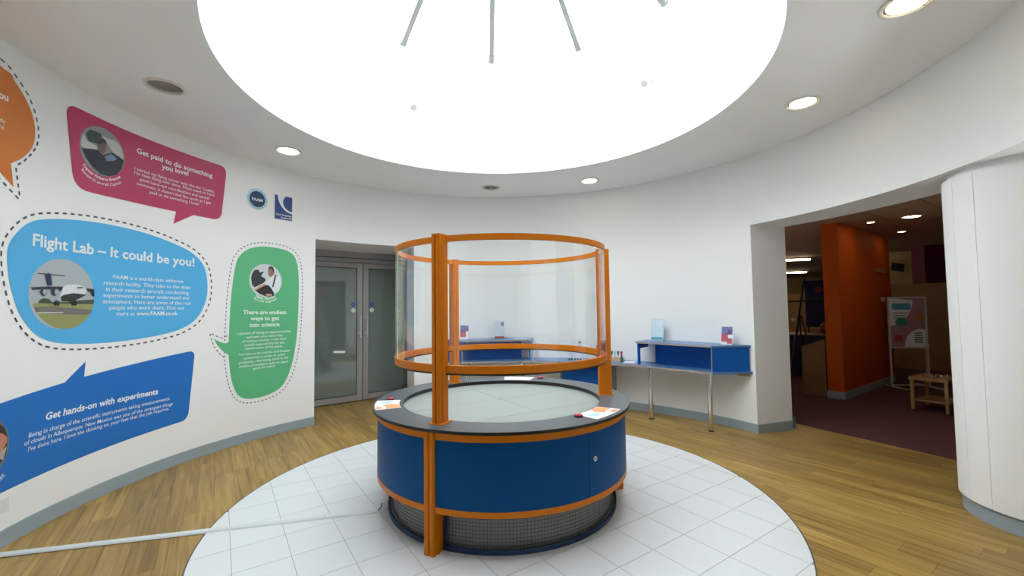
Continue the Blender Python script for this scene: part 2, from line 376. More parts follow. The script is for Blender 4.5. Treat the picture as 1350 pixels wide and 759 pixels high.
for nm, p, q in (('wall_gallery_front', (4.9, -4.4), (15.4, -4.4)), ('wall_gallery_right', (15.4, -4.4), (15.4, 17.4)), ('wall_gallery_far', (15.4, 17.4), (1.9, 17.4)), ('wall_gallery_left', (1.9, 17.4), pol(24, RO-0.03)), ('wall_gallery_side', pol(132, RO-0.05), (4.9, -4.4))):
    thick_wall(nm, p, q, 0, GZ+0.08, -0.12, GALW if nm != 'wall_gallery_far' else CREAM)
# round column with white cladding at the opening
CC, CR = (3.672, -0.595), 0.45
COLM = MB().cyl(CC, CR-0.03, 0.0, ZH, 64).build('column', WHITE, kind='structure'); COLM['label'] = 'round white column with vertical panel joints at the gallery opening'
MB().cyl(CC, CR-0.018, 0.0005, 0.112, 64).build('baseboard_column', SKIRT, COLM)
seams = [40, 100, 163.0, 183.2, 240, 300, 400]
for a0, a1 in zip(seams[:-1], seams[1:]):
    b = MB(); n = max(3, int((a1-a0)/4)); A = [math.radians(a0+0.16+(a1-a0-0.32)*i/n) for i in range(n+1)]
    poly = [(CC[0]+CR*math.cos(t), CC[1]+CR*math.sin(t)) for t in A]+[(CC[0]+(CR-0.028)*math.cos(t), CC[1]+(CR-0.028)*math.sin(t)) for t in A[::-1]]
    m = n+1
    o = [(x, y, 0.113) for x, y in poly[:m]]+[(x, y, ZH-0.045) for x, y in poly[:m]]
    b.add(o, [(i, i+1, m+i+1, m+i) for i in range(n)], True)
    w = [(x, y, z) for z in (0.113, ZH-0.045) for x, y in poly]
    K = len(poly)
    b.add(w, [tuple(range(K))[::-1], tuple(range(K, 2*K))]+[(n, n+1, K+n+1, K+n), (K-1, 0, K, 2*K-1)])
    b.build('cladding_panel', WHITE, COLM)
# orange wall block, partition, upper walls
Pp, Qq = Vector((5.161, 3.144, 0)), Vector((7.30, 4.678, 0)); nn = Vector((-0.583, 0.8125, 0))*0.215
OW = MB().obox(Pp, Qq-Pp, nn, (0, 0, GZ)).build('wall_orange', ORWALL, kind='structure')
MB().obox(Pp-nn.normalized()*0.012-(Qq-Pp).normalized()*0.012+Vector((0,0,0.002)), (Qq-Pp)+(Qq-Pp).normalized()*0.02, nn+nn.normalized()*0.024, (0, 0, 0.112)).build('baseboard_orange_wall', SKIRT, OW)
Bp = Vector((9.06, 6.01, 0))
MB().obox(Bp-E2*5.5, E2*6.6, E1*0.12, (0, 0, 1.89)).build('wall_brown_partition', BROWN, kind='structure')
MB().obox(Bp+E1*1.2-E2*7.0, E2*8.4, E1*0.12, (0, 0, GZ)).build('wall_cream', CREAM, kind='structure')
def far(px, dist): r = ray(px, 405); h = math.hypot(r[0], r[1]); return Vector((CAM[0]+r[0]/h*dist, CAM[1]+r[1]/h*dist, 0))
MB().prism([tuple(far(1205, 13.6)[:2]), tuple(far(1222.5, 13.15)[:2]), tuple(far(1300, 13.6)[:2]), tuple(far(1300, 14.2)[:2]), tuple(far(1207, 14.2)[:2])], 1.90, GZ).build('wall_maroon', MAROON, kind='structure')

# ================================================================== GLASS DOORS
def dpt(u, z, out=0.0): v = Dm+Dd*u+Dn*out; return Vector((v.x, v.y, z))
def dbox(mb, u0, u1, z0, z1, o0, o1): return mb.obox(dpt(u0, z0, o0), Dd*(u1-u0), Dn*(o1-o0), (0, 0, z1-z0))
fr = MB(); dbox(fr, -0.93, 0.93, 2.235, ZH, -0.10, 0.0); dbox(fr, -0.93, -0.865, 0, 2.235, -0.10, 0.0); dbox(fr, 0.865, 0.93, 0, 2.235, -0.10, 0.0)
DOOR = fr.build('door_1', ALU, kind='structure')
b = MB(); dbox(b, -1.3, 1.3, 0.0, ZH+0.05, -0.16, -0.105); b.build('light_stop_behind_doors', mat('dark_backing', (0.05, 0.05, 0.05), 0.8), kind='structure')  # unseen dark panel added to stop sky light leaking past the doors
b = MB(); dbox(b, -0.93, 0.93, 2.31, ZH, 0.001, 0.022); b.build('head_rail', ALU, DOOR)
b = MB(); dbox(b, -0.93, 0.93, 2.298, 2.309, 0.001, 0.004); b.build('head_gasket', ALUD, DOOR)
dotB, dotW = mat('sticker_blue', (0.01, 0.06, 0.35), 0.4), mat('sticker_white', (0.75, 0.76, 0.76), 0.5)
def disc_on_door(mb, u, z, r, o, n=24):
    vs = [dpt(u+r*math.cos(2*PI*i/n), z+r*math.sin(2*PI*i/n), o) for i in range(n)]
    return mb.add(vs, [tuple(range(n))])
for sgn in (-1, 1):
    u_in, u_out = sgn*0.006, sgn*0.862
    lo, hi = min(u_in, u_out), max(u_in, u_out)
    b = MB()
    dbox(b, lo, lo+0.086, 0.015, 2.225, -0.06, 0.0); dbox(b, hi-0.086, hi, 0.015, 2.225, -0.06, 0.0)
    dbox(b, lo+0.086, hi-0.086, 0.015, 0.105, -0.06, 0.0); dbox(b, lo+0.086, hi-0.086, 2.15, 2.225, -0.06, 0.0)
    LEAF = b.build('door_leaf', ALU, DOOR)
    g0, g1 = lo+0.086, hi-0.086
    b = MB(); dbox(b, g0, g0+0.010, 0.105, 2.15, -0.03, -0.004); dbox(b, g1-0.010, g1, 0.105, 2.15, -0.03, -0.004); dbox(b, g0+0.01, g1-0.01, 0.105, 0.115, -0.03, -0.004); dbox(b, g0+0.01, g1-0.01, 2.14, 2.15, -0.03, -0.004)
    b.build('gasket', ALUD, LEAF)
    b = MB(); dbox(b, g0+0.002, g1-0.002, 0.107, 2.148, -0.025, -0.012); b.build('glass_panel', DOORGL, LEAF)
    b = MB(); hu = sgn*0.055
    b.tube(dpt(hu, 1.03, 0.06), dpt(hu, 1.37, 0.06), 0.011, 12)
    for z in (1.09, 1.31): b.tube(dpt(hu, z, 0.0), dpt(hu, z, 0.06), 0.009, 10); b.tube(dpt(hu, z, 0.0), dpt(hu, z, 0.006), 0.018, 14)
    b.build('pull_handle', mat('brushed_steel', (0.72, 0.72, 0.70), 0.38, metal=0.6), LEAF)
    su = sgn*0.15
    b = MB(); disc_on_door(b, su, 1.555, 0.036, -0.0105); b.build('blue_sticker', dotB, LEAF)
    b = MB(); disc_on_door(b, su, 1.462, 0.036, -0.0105); b.build('white_sticker', dotW, LEAF)
    b = MB(); dbox(b, su-0.014, su+0.014, 1.457, 1.467, -0.0104, -0.0101); b.build('sticker_mark', mat('sticker_grey', (0.3, 0.3, 0.32), 0.6), LEAF)
    b = MB(); disc_on_door(b, su, 1.555, 0.009, -0.0102, 12); b.build('sticker_mark', mat('sticker_pale', (0.25, 0.35, 0.6), 0.6), LEAF)

# ================================================================== ROUND EXHIBIT
EX = empty('round_exhibit_table', (0, 0, ZT), label='large round blue and orange exhibit table with tall clear acrylic screen', cat='exhibit')
EX_M = []
def ex(mb, name, m, parent=None, **k):            # exhibit parts are modelled from the tile top upward
    o = mb.build(name, m, parent or EX, **k); return o
RB, RMESH, RRO, RRI, RRING = 0.958, 0.880, 0.9917, 0.7758, 0.8309
Z_RIM, Z_RB = 0.755, 0.737
ex(MB().arc(RRI, RRO, Z_RB, Z_RIM, 0, 360, 2), 'rim', RIM)
ex(MB().arc(RRO-0.0005, RRO+0.0015, Z_RB-0.001, Z_RIM-0.002, 0, 360, 2).arc(RRI-0.0015, RRI+0.0005, Z_RB-0.012, Z_RIM-0.0015, 0, 360, 2), 'edge_banding', RIMEDGE)
# play surface panels on a carcass ring
SA = math.radians(32); sa, sb = (math.cos(SA), math.sin(SA)), (-math.sin(SA), math.cos(SA)); so = (-0.013, 0.069)
ZS = 0.722
dcl = circle(RRI+0.012, 96); gp = 0.0016
rows = [(-1.2, -0.507, [(-2, 2)]), (-0.507, 0, [(-2, 0), (0, 2)]), (0, 0.507, [(-2, 0), (0, 2)]), (0.507, 1.4, [(-2, 2)])]
for y0, y1, xs in rows:
    for x0, x1 in xs:
        q = clip_convex([(so[0]+sa[0]*x+sb[0]*y, so[1]+sa[1]*x+sb[1]*y) for x, y in ((x0+gp,y0+gp),(x1-gp,y0+gp),(x1-gp,y1-gp),(x0+gp,y1-gp))], dcl)
        if len(q) >= 3: ex(MB().prism(q, ZS-0.012, ZS), 'surface_panel', DISC)
ex(MB().prism(circle(RB-0.03, 72), ZS-0.030, ZS-0.013), 'carcass_board', mat('carcass_grey', (0.12, 0.12, 0.12), 0.7))
ex(MB().cyl((so[0], so[1]), 0.009, ZS, ZS+0.003, 16), 'centre_screw', mat('screw_grey', (0.2, 0.2, 0.19), 0.4))
PAZ = [-154.2, -34.2, 85.8]
def radial(az):
    a = math.radians(az); return Vector((math.sin(a), math.cos(a), 0)), Vector((math.cos(a), -math.sin(a), 0))
def post(mb, az, r0, r1, w, z0, z1, mid=0.004, ribs=True):
    d, t = radial(az)
    h = w/2
    def bx(rr0, rr1, t0, t1): mb.obox(d*rr0+t*t0+Vector((0,0,z0)), t*(t1-t0), d*(rr1-rr0), (0, 0, z1-z0))
    bx(r0, r1, -h, -mid/2); bx(r0, r1, mid/2, h)                       # two slotted profiles side by side
    bx(r0+0.004, r1-0.005, -mid/2, mid/2)
    if ribs:
        for tt in (-h*0.5, h*0.5):
            bx(r1, r1+0.004, tt-h*0.32, tt+h*0.32)
            bx(r0-0.004, r0, tt-h*0.32, tt+h*0.32)
        rm = (r0+r1)/2
        for s2 in (-1, 1):
            t0, t1 = (h, h+0.004) if s2 > 0 else (-h-0.004, -h)
            bx(rm-(r1-r0)*0.2, rm+(r1-r0)*0.2, t0, t1)
    return mb
for i, az in enumerate(PAZ):
    n_az = az+120
    ex(post(MB(), az, 0.872, 0.968, 0.074, 0.0, Z_RB-0.001), 'lower_post', ORANGE)
    g = math.degrees(0.039/RB)
    ex(MB().arc(RB-0.028, RB+0.004, 0.686, Z_RB-0.001, az+g, n_az-g, 2), 'upper_band', ORANGE)
    ex(MB().arc(RB-0.045, RB+0.002, 0.252, 0.288, az+g, n_az-g, 2), 'lower_band', ORANGE)
    # panels: narrow lockable door next to the following post and one wide panel
    lo = az+g+0.1; hi = n_az-g-0.1
    door_lo, door_hi = lo, az+58.5-0.12
    ex(MB().arc(RB-0.022, RB, 0.289, 0.685, az+58.5+0.12, hi, 2), 'wide_panel', BLUEP)
    dp = ex(MB().arc(RB-0.022, RB, 0.289, 0.685, door_lo, door_hi, 2), 'locker_door', BLUEP)
    d, t = radial(az+58.5-3.2); lp = d*RB
    b = MB().tube((lp.x, lp.y, 0.515), ((lp+d*0.006).x, (lp+d*0.006).y, 0.515), 0.0155, 18); b.build('lock', mat('lock_steel', (0.72, 0.74, 0.76), 0.35, metal=0.5), dp)
    k = lp+d*0.0065; b = MB().tube((k.x, k.y, 0.515), ((k+d*0.001).x, (k+d*0.001).y, 0.515), 0.005, 10); b.build('keyhole', BLACK, dp)
    # wire mesh skirt
    m0, m1 = az+2.6, n_az-2.6; zt, zb = 0.250, 0.030
    ex(MB().arc(RMESH-0.012, RMESH, 0.0005, 0.030, m0, m1, 2).arc(RMESH-0.012, RMESH, 0.03, 0.2505, m0, m0+1.0, 1).arc(RMESH-0.012, RMESH, 0.03, 0.2505, m1-1.0, m1, 1), 'mesh_frame', NAVY)
    w = MB(); nv = int((m1-m0)*math.radians(1)*RMESH/0.0225)
    for k in range(1, nv):
        a = m0+1.0+(m1-m0-2.0)*k/nv; d, t = radial(a); c = d*(RMESH-0.006); h = 0.00095
        vs = [c+d*h, c+t*h, c-d*h, c-t*h]; w.add([(x.x, x.y, 0.03) for x in vs]+[(x.x, x.y, 0.2515) for x in vs], [(j, (j+1)%4, 4+(j+1)%4, 4+j) for j in range(4)])
    for k in range(1, 10):
        z = 0.03+0.0222*k; w.arc(RMESH-0.0068, RMESH-0.005, z-0.0009, z+0.0009, m0+1, m1-1, 4)
    ex(w, 'wire_mesh', WIRE, kind='stuff')
    # upper posts, foot plates
    ex(post(MB(), az, 0.802, 0.893, 0.060, Z_RIM+0.006, 1.945), 'upper_post', ORANGE)
    d, t = radial(az); b = MB().obox(d*0.788-t*0.050+Vector((0,0,Z_RIM)), t*0.100, d*0.120, (0, 0, 0.006)); ex(b, 'foot_plate', ORANGE)
    # acrylic screen and its hoops
    h0, h1 = az+2.4, n_az-2.4
    ex(MB().arc(RRING-0.004, RRING, 1.10, 1.905, h0, h1, 1.5), 'acrylic_sheet', ACRYL)
    ex(MB().arc(RRING-0.0230, RRING-0.0045, 1.8995, 1.9375, h0, h1, 2).arc(RRING+0.0005, RRING+0.004, 1.8995, 1.9375, h0, h1, 2), 'top_hoop', ORANGE)
    ex(MB().arc(RRING-0.0230, RRING-0.0045, 1.0640, 1.112, h0, h1, 2).arc(RRING+0.0005, RRING+0.004, 1.0640, 1.112, h0, h1, 2), 'bottom_hoop', ORANGE)
    ex(MB().arc(RRING-0.020, RRING+0.004, 1.0530, 1.0638, h0, h1, 2), 'hoop_gasket', RIMEDGE)
for az, r in ((-94.0, 0.885), (142.0, 0.838), (23.0, 0.935)):
    x, y, _ = pol(az, r)
    bt = ex(MB().cyl((x, y), 0.030, Z_RIM, Z_RIM+0.006, 28).cyl((x, y), 0.028, Z_RIM+0.006, Z_RIM+0.009, 28), 'button_bezel', BLACK)
    MB().lathe([(0.0265, Z_RIM+0.009), (0.0265, Z_RIM+0.013), (0.023, Z_RIM+0.017), (0.012, Z_RIM+0.019), (0.0005, Z_RIM+0.0195)], (x, y, 0), 28).build('red_cap', RED, bt)
ex(MB().arc(0.835, 0.840, 0.004, 0.2505, 0, 360, 3), 'inner_liner', mat('grey_liner', (0.30, 0.30, 0.305), 0.6))
# fan motor bracket hanging below the carcass
ex(MB().cyl((0.10, -0.78), 0.014, 0.235, 0.2915, 12).cyl((0.10, -0.78), 0.02, 0.222, 0.236, 12), 'drain_stub', BLACK)
ex(MB().cyl((0, 0), 0.34, 0.36, ZS-0.031, 40).cyl((0, 0), 0.42, 0.33, 0.36, 40), 'fan_housing', mat('galvanised', (0.30, 0.30, 0.30), 0.5, metal=0.4))

# instruction cards lying on the rim
CARD_TOP = ZT+Z_RIM
def card(az0, az1, r0, r1, label, printed=True):
    c = empty('instruction_card', (*pol((az0+az1)/2, (r0+r1)/2)[:2], CARD_TOP), label=label, cat='card', group='instruction cards on the exhibit rim')
    cx, cy, _ = pol((az0+az1)/2, (r0+r1)/2)
    def P(u, v): x, y, _ = pol(az0+(az1-az0)*u, r0+(r1-r0)*v); return (x-cx, y-cy)
    def patch(us, z0, z1): return MB().prism([P(u, v) for u, v in us], z0, z1)
    side = [(0,0),(0.25,0),(0.5,0),(0.75,0),(1,0),(1,1),(0.75,1),(0.5,1),(0.25,1),(0,1)]
    patch(side, 0.0006, 0.0022).build('sheet', PAPER, c)
    if not printed: return c
    patch([(0.02,0.02),(0.42,0.02),(0.55,0.35),(0.45,0.70),(0.25,0.55),(0.02,0.62)], 0.0023, 0.0026).build('orange_print', CARDOR, c)
    patch([(0.55,0.45),(0.80,0.30),(0.95,0.45),(0.85,0.75),(0.62,0.72)], 0.0023, 0.0026).build('blue_print', CARDBL, c)
    patch([(0.08,0.75),(0.30,0.72),(0.34,0.95),(0.08,0.96)], 0.0023, 0.0026).build('orange_print', CARDOR, c)
    return c
card(-115.2, -96.0, 0.80, 0.978, 'white card with orange and blue print on the rim opposite the green speech bubble')
card(119.5, 139.8, 0.79, 0.962, 'white card with orange star print on the rim beside the locker door')
card(0.2, 18.5, 0.80, 0.985, 'plain white card on the round rim in front of the wall desk', False)

# white cable cover running from the wall to the exhibit
tr = empty('cable_cover', (-1.95, -0.55, 0), label='long pale grey cable cover strip crossing wooden floor and white tiles', cat='cable cover')
a, bq = Vector((-3.10, -0.818, 0)), Vector((-0.905, -0.300, 0)); d = (bq-a).normalized(); n = Vector((-d.y, d.x, 0)); off = Vector((-1.95, -0.55, 0))
prof = [(-0.027, 0.0), (0.027, 0.0), (0.020, 0.010), (0.010, 0.0135), (-0.010, 0.0135), (-0.020, 0.010)]
def strip(p, q, z): 
    vs = [p-off+n*x+Vector((0,0,y+z)) for x, y in prof]+[q-off+n*x+Vector((0,0,y+z)) for x, y in prof]; k = len(prof)
    return MB().add(vs, [(i, (i+1)%k, k+(i+1)%k, k+i) for i in range(k)]+[tuple(range(k))[::-1], tuple(range(k, 2*k))])
L = (bq-a).length
strip(a, a+d*(L-0.36), 0.0045).build('cover_length', CABLE, tr); strip(a+d*(L-0.355), bq, 0.0045).build('cover_length', CABLE, tr)
wv = MB(); pts = [bq+Vector((0,0,0.012)), bq+d*0.02+Vector((0,0,0.03)), bq+d*0.032+n*0.004+Vector((0,0,0.06))]
for p, q in zip(pts[:-1], pts[1:]): wv.tube(p-off, q-off, 0.004, 8)
wv.build('flex', BLACK, tr)

# ================================================================== WALL GRAPHICS
def bend(s_, z, lift): a = s_/RW; r = RW-lift; return (r*math.sin(a), r*math.cos(a), z)
def flat_patch(name, pts, m, lift, parent=None, **k):      # pts: (arc length, height) outline; cut into strips so that it follows the wall
    bm = bmesh.new(); vs = [bm.verts.new((x, z, 0)) for x, z in pts]; bm.faces.new(vs)
    x0, x1 = min(p[0] for p in pts), max(p[0] for p in pts); x = math.ceil(x0/0.06)*0.06
    while x < x1:
        if x > x0+1e-4: bmesh.ops.bisect_plane(bm, geom=bm.verts[:]+bm.edges[:]+bm.faces[:], plane_co=(x, 0, 0), plane_no=(1, 0, 0), dist=1e-6)
        x += 0.06
    bmesh.ops.triangulate(bm, faces=bm.faces[:])
    for v in bm.verts: v.co = Vector(bend(v.co.x, v.co.y, lift))
    bmesh.ops.recalc_face_normals(bm, faces=bm.faces[:])
    c = bm.faces[:][0]; ctr = c.calc_center_median()
    for f in bm.faces:
        if f.normal.dot(Vector((f.calc_center_median().x, f.calc_center_median().y, 0))) > 0: f.normal_flip()
    me = bpy.data.meshes.new(name); bm.to_mesh(me); bm.free(); me.materials.append(m)
    return link(name, me, parent, **k)
def P2(pts): return [wall_sz(*p) for p in pts]
def smooth_loop(pts, n=6):
    out = []; K = len(pts)
    for i in range(K):
        p0, p1, p2, p3 = pts[i-1], pts[i], pts[(i+1)%K], pts[(i+2)%K]
        for j in range(n):
            t = j/n; out.append(tuple(0.5*((2*p1[c])+(-p0[c]+p2[c])*t+(2*p0[c]-5*p1[c]+4*p2[c]-p3[c])*t*t+(-p0[c]+3*p1[c]-3*p2[c]+p3[c])*t**3) for c in (0, 1)))
    return out
def rounded(pts, radii, n=6):
    out = []; K = len(pts)
    for i in range(K):
        p, a, b, r = Vector(pts[i]), Vector(pts[i-1]), Vector(pts[(i+1)%K]), radii[i]
        if r <= 0: out.append(tuple(p)); continue
        u, v = (a-p).normalized()*r, (b-p).normalized()*r
        for j in range(n+1):
            t = j/n; q = p+u*(1-t)**2+v*t**2; out.append(tuple(q))
    return out
def area2(p): return sum(p[i][0]*p[(i+1)%len(p)][1]-p[(i+1)%len(p)][0]*p[i][1] for i in range(len(p)))
def offset_loop(pts, d):
    s_ = 1 if area2(pts) > 0 else -1; out = []
    for i in range(len(pts)):
        a, b = Vector(pts[i-1]), Vector(pts[(i+1)%len(pts)]); t = (b-a)
        if t.length < 1e-6: continue
        t.normalize(); out.append((pts[i][0]+t.y*d*s_, pts[i][1]-t.x*d*s_))
    return out
def dashes(loop, dash, gap, width, lift, m, parent, closed=True):
    b = MB(); P = [Vector(p) for p in loop]+([Vector(loop[0])] if closed else []); cum = [0]
    for i in range(1, len(P)): cum.append(cum[-1]+(P[i]-P[i-1]).length)
    def at(l):
        l = min(max(l, 0), cum[-1]-1e-6); i = max(k for k in range(len(cum)-1) if cum[k] <= l); t = (l-cum[i])/max(1e-9, cum[i+1]-cum[i]); return P[i].lerp(P[i+1], t)
    n = round(cum[-1]/(dash+gap)); per = cum[-1]/n
    for k in range(n):
        a, c = at(k*per), at(k*per+per*dash/(dash+gap)); t = (c-a).normalized(); w = Vector((-t.y, t.x))*width/2
        b.add([bend(*p, lift) for p in (a-w, c-w, c+w, a+w)], [(0, 1, 2, 3)])
    return b.build('dashed_border', m, parent, kind='stuff')
def disc_pts(c, r, n=40): return [(c[0]+r*math.cos(2*PI*i/n), c[1]+r*math.sin(2*PI*i/n)) for i in range(n)]
_tcache = {}
def glyphs(txt, bold):
    cu = bpy.data.curves.new('t', 'FONT'); cu.body = txt; cu.size = 1.0; cu.resolution_u = 2; cu.offset = bold; cu.fill_mode = 'FRONT'
    o = bpy.data.objects.new('t', cu); COL.objects.link(o); bpy.context.view_layer.update()
    dg = bpy.context.evaluated_depsgraph_get(); me = o.evaluated_get(dg).to_mesh()
    vs = [(v.co.x, v.co.y) for v in me.vertices]; fs = [tuple(p.vertices) for p in me.polygons]
    o.evaluated_get(dg).to_mesh_clear(); bpy.data.objects.remove(o); bpy.data.curves.remove(cu)
    return vs, fs
def text_on_wall(name, lines, m, lift, parent, bold=0.0, k=0.92, shear=0.0, px=True):   # lines: (string, left and right end of the base line)
    for txt, L0, R0 in lines:
        b = MB(); vs, fs = glyphs(txt, bold)
        if not vs: continue
        a, c = (Vector(wall_sz(*L0)), Vector(wall_sz(*R0))) if px else (Vector(L0), Vector(R0))
        x0, x1 = min(v[0] for v in vs), max(v[0] for v in vs); W = (c-a).length; t = (c-a).normalized(); up = Vector((-t.y, t.x)); sc = W/(x1-x0)
        pts = []
        for x, y in vs:
            q = a+t*((x-x0)*sc+shear*y*sc)+up*(y*sc*k); pts.append(bend(q.x, q.y, lift))
        b.add(pts, [f[::-1] for f in fs]); b.build(name, m, parent, kind='stuff')
def arc_text(name, lines, c, m, lift, parent, bold=0.01):   # caption curved under a round photo: (string, radius, half angle in degrees)
    b = MB()
    for txt, r, ha in lines:
        vs, fs = glyphs(txt, bold); x0, x1 = min(v[0] for v in vs), max(v[0] for v in vs); sc = 2*math.radians(ha)*r/(x1-x0)
        pts = []
        for x, y in vs:
            th = -PI/2-math.radians(ha)+(x-x0)*sc/r; rr = r-y*sc*0.95; pts.append(bend(c[0]+rr*math.cos(th), c[1]+rr*math.sin(th), lift))
        b.add(pts, fs)
    return b.build(name, m, parent)
TXT = mat('white_vinyl_text', (0.86, 0.87, 0.88), 0.5)
DASH = mat('dark_dash_vinyl', (0.07, 0.075, 0.10), 0.5)
DASHG = mat('grey_dash_vinyl', (0.16, 0.13, 0.15), 0.5)
L1, L2, L3, L4 = 0.002, 0.0030, 0.0038, 0.0046
def vinyl(name, col): return mat(name, col, 0.42)
V_SKY, V_GRN, V_MAG, V_DBL, V_ORG = vinyl('sky_blue_vinyl', (0.085, 0.45, 0.82)), vinyl('green_vinyl', (0.115, 0.50, 0.235)), vinyl('magenta_vinyl', (0.52, 0.045, 0.135)), vinyl('royal_blue_vinyl', (0.010, 0.165, 0.56)), vinyl('orange_vinyl', (0.68, 0.20, 0.03))
def sign(name, label): return empty(name, (0, 0, 0), label=label, cat='wall graphic')
def pic(parent, shapes, lift=L3):
    for i, (nm, pts, col) in enumerate(shapes): flat_patch(nm, P2(pts), mat('print_%02x%02x%02x' % col, lin(col), 0.5), lift+0.0004*i, parent)
def ell(cx, cy, rx, ry, n=18, rot=0):
    c, s_ = math.cos(rot), math.sin(rot); return [(cx+rx*math.cos(2*PI*i/n)*c-ry*math.sin(2*PI*i/n)*s_, cy+rx*math.cos(2*PI*i/n)*s_+ry*math.sin(2*PI*i/n)*c) for i in range(n)]

# sky-blue bubble
B = sign('speech_bubble_graphic', 'large sky blue rounded wall graphic with aircraft photo and dashed border')
sky_px = [(9.9,327.2),(17.8,311.4),(35.6,294.8),(59.3,288.8),(102.7,290),(146.2,296.3),(189.6,306.6),(225.2,319.3),(252.9,333.1),(268.7,350.9),(273.4,374.6),(270.7,398.3),(258.8,420),(237.1,433.9),(205.5,442.5),(166,448.9),(126.4,452.4),(86.9,452.8),(59.3,447.7),(39.5,433.9),(23.7,410.1),(13.8,378.5),(9.5,350.9)]
lp = smooth_loop(P2(sky_px), 5)
flat_patch('bubble_body', lp, V_SKY, L1, B); dashes(offset_loop(lp, 0.042), 0.034, 0.030, 0.013, L1, DASH, B)
text_on_wall('headline_text', [('Flight Lab \u2013 It could be you!', (42.3,323.2), (256,350.9))], TXT, L2, B, 0.022, 0.93)
text_on_wall('paragraph_text', [('FAAM is a world-class airborne', (149.1,367), (241.3,372.9)), ('research facility. They take to the skies', (136.3,374.9), (251.2,380.8)), ('in their research aircraft conducting', (139.2,383.5), (248.5,388)), ('experiments to better understand our', (135.9,391.4), (249.9,394.7)), ('atmosphere. Here are some of the real', (135,399.5), (250.9,401.6)), ('people who work there. Find out', (143.8,407.8), (242.6,407.8))], TXT, L2, B, 0.004, 0.92)
text_on_wall('paragraph_text', [('more at', (153,415.7), (177,415.5))], TXT, L2, B, 0.004, 0.92); text_on_wall('web_address_text', [('www.FAAM.co.uk', (179.5,415.5), (234,415))], TXT, L2, B, 0.022, 0.92)
pc = (wall_sz(81.5, 387)[0], 1.618)
PH = flat_patch('aircraft_photo', disc_pts(pc, 0.257), mat('photo_sky', lin((176, 184, 190)), 0.5), L2, B)
def Z5(pts): return [(20+x*0.145, 330+y*0.145) for x, y in pts]
pic(PH, [('grass', Z5([(150,480),(712,455),(700,520),(670,590),(620,650),(560,690),(480,712),(410,712),(340,695),(270,650),(215,600),(175,545)]), (150,152,96)),
         ('runway', Z5([(165,520),(250,508),(450,520),(700,540),(680,575),(640,585),(400,580),(200,572),(180,550)]), (118,114,112)),
         ('runway_line', Z5([(190,560),(430,560),(430,568),(195,572)]), (205,205,200)),
         ('treeline', Z5([(200,478),(215,448),(250,434),(300,440),(330,470),(480,470),(560,455),(712,445),(708,488),(540,486),(380,484)]), (72,82,66)),
         ('tail_fin', Z5([(262,215),(300,205),(318,215),(332,318),(282,318)]), (42,58,92)), ('tailplane', Z5([(195,203),(300,212),(455,228),(440,236),(300,222),(200,212)]), (60,66,78)),
         ('wing', Z5([(140,335),(250,328),(430,328),(410,372),(330,356),(240,352),(145,360)]), (56,58,66)),
         ('fuselage', Z5([(410,380),(430,330),(470,312),(560,308),(610,325),(645,365),(630,395),(560,410),(420,440),(395,425)]), (222,224,226)),
         ('belly', Z5([(395,428),(430,405),(520,388),(640,402),(590,430),(520,462),(420,462)]), (48,48,50)),
         ('far_wing', Z5([(640,345),(700,350),(712,360),(712,420),(690,415),(675,378),(648,372)]), (46,50,62)),
         ('engine', Z5(ell(248,378,32,36)), (58,66,88)), ('engine_intake', Z5(ell(258,378,18,24)), (170,174,178)), ('engine', Z5(ell(350,378,32,34)), (58,66,88)), ('engine_intake', Z5(ell(366,378,20,26)), (176,180,184)),
         ('cockpit_window', Z5([(550,334),(600,332),(612,342),(552,346)]), (44,50,58)),
         ('wheels', Z5([(345,455),(388,455),(388,500),(345,500)]), (34,34,34)), ('wheels', Z5([(502,455),(546,455),(546,500),(502,500)]), (34,34,34)), ('gear_leg', Z5([(372,428),(402,420),(398,455),(366,458)]), (190,192,194))])

# green bubble
B = sign('speech_bubble_graphic', 'tall green speech bubble wall graphic with dashed border next to the glass doors')
grn_px = [(310.2,350.9),(316.1,337),(327.9,328),(345.7,324.8),(367.4,327.2),(383.2,333.1),(391.1,345),(393.9,370.6),(393.1,410.1),(390.4,449.6),(383.2,485.2),(371.4,508.9),(351.6,520.8),(327.9,525.5),(314.1,520.8),(306.2,505),(302.3,481.3),(301.2,460),(302.3,425.9),(305,386.4)]
lp = smooth_loop(P2(grn_px), 5)
flat_patch('bubble_body', lp, V_GRN, L1, B)
tl = P2([(303.5,448.5),(298.5,452.3),(291,451.2),(282.1,446.5),(286.5,455.2),(293.5,462.5),(303,468.5)])
flat_patch('bubble_tail', tl, V_GRN, L1+0.0003, B)
ol = offset_loop(lp, 0.045)
dashes(ol, 0.022, 0.022, 0.010, L1, DASHG, B)
dashes(P2([(299,442.5),(293.5,445.8),(286,443.5),(276,438.5)]), 0.026, 0.022, 0.010, L1, DASHG, B, False); dashes(P2([(276.5,440),(281.5,456),(289,466),(297,472)]), 0.026, 0.022, 0.010, L1, DASHG, B, False)
text_on_wall('headline_text', [('There are endless', (320.2,414), (377.5,413.7)), ('ways to get', (330,422.1), (368,421.6)), ('into science', (329,431), (368.3,429.5))], TXT, L2, B, 0.024, 0.92)
text_on_wall('paragraph_text', [('I started off doing an apprenticeship', (312.6,441.4), (383.3,437.4)), ('and have since done lots', (324.5,446), (372.4,443)), ('of training courses. I now have', (319,451.6), (377,447.2)), ('overall responsibility for the', (321.8,456.4), (374.6,452.4)), ('maintenance of the plane.', (323,461), (372.7,457.2)), ('You have to be creative and likeable', (314,469), (381.9,463)), ('sometimes in order to solve', (321,473.8), (375,468.2)), ('problems \u2013 like being stuck in the', (314.5,480), (380.3,472.2)), ('middle of nowhere with no spare', (315.3,484.8), (379.8,477.4)), ('parts for miles!', (333.6,487.2), (362.4,483.2))], TXT, L2, B, 0.006, 0.95)
pc = (-3.437, 1.832)
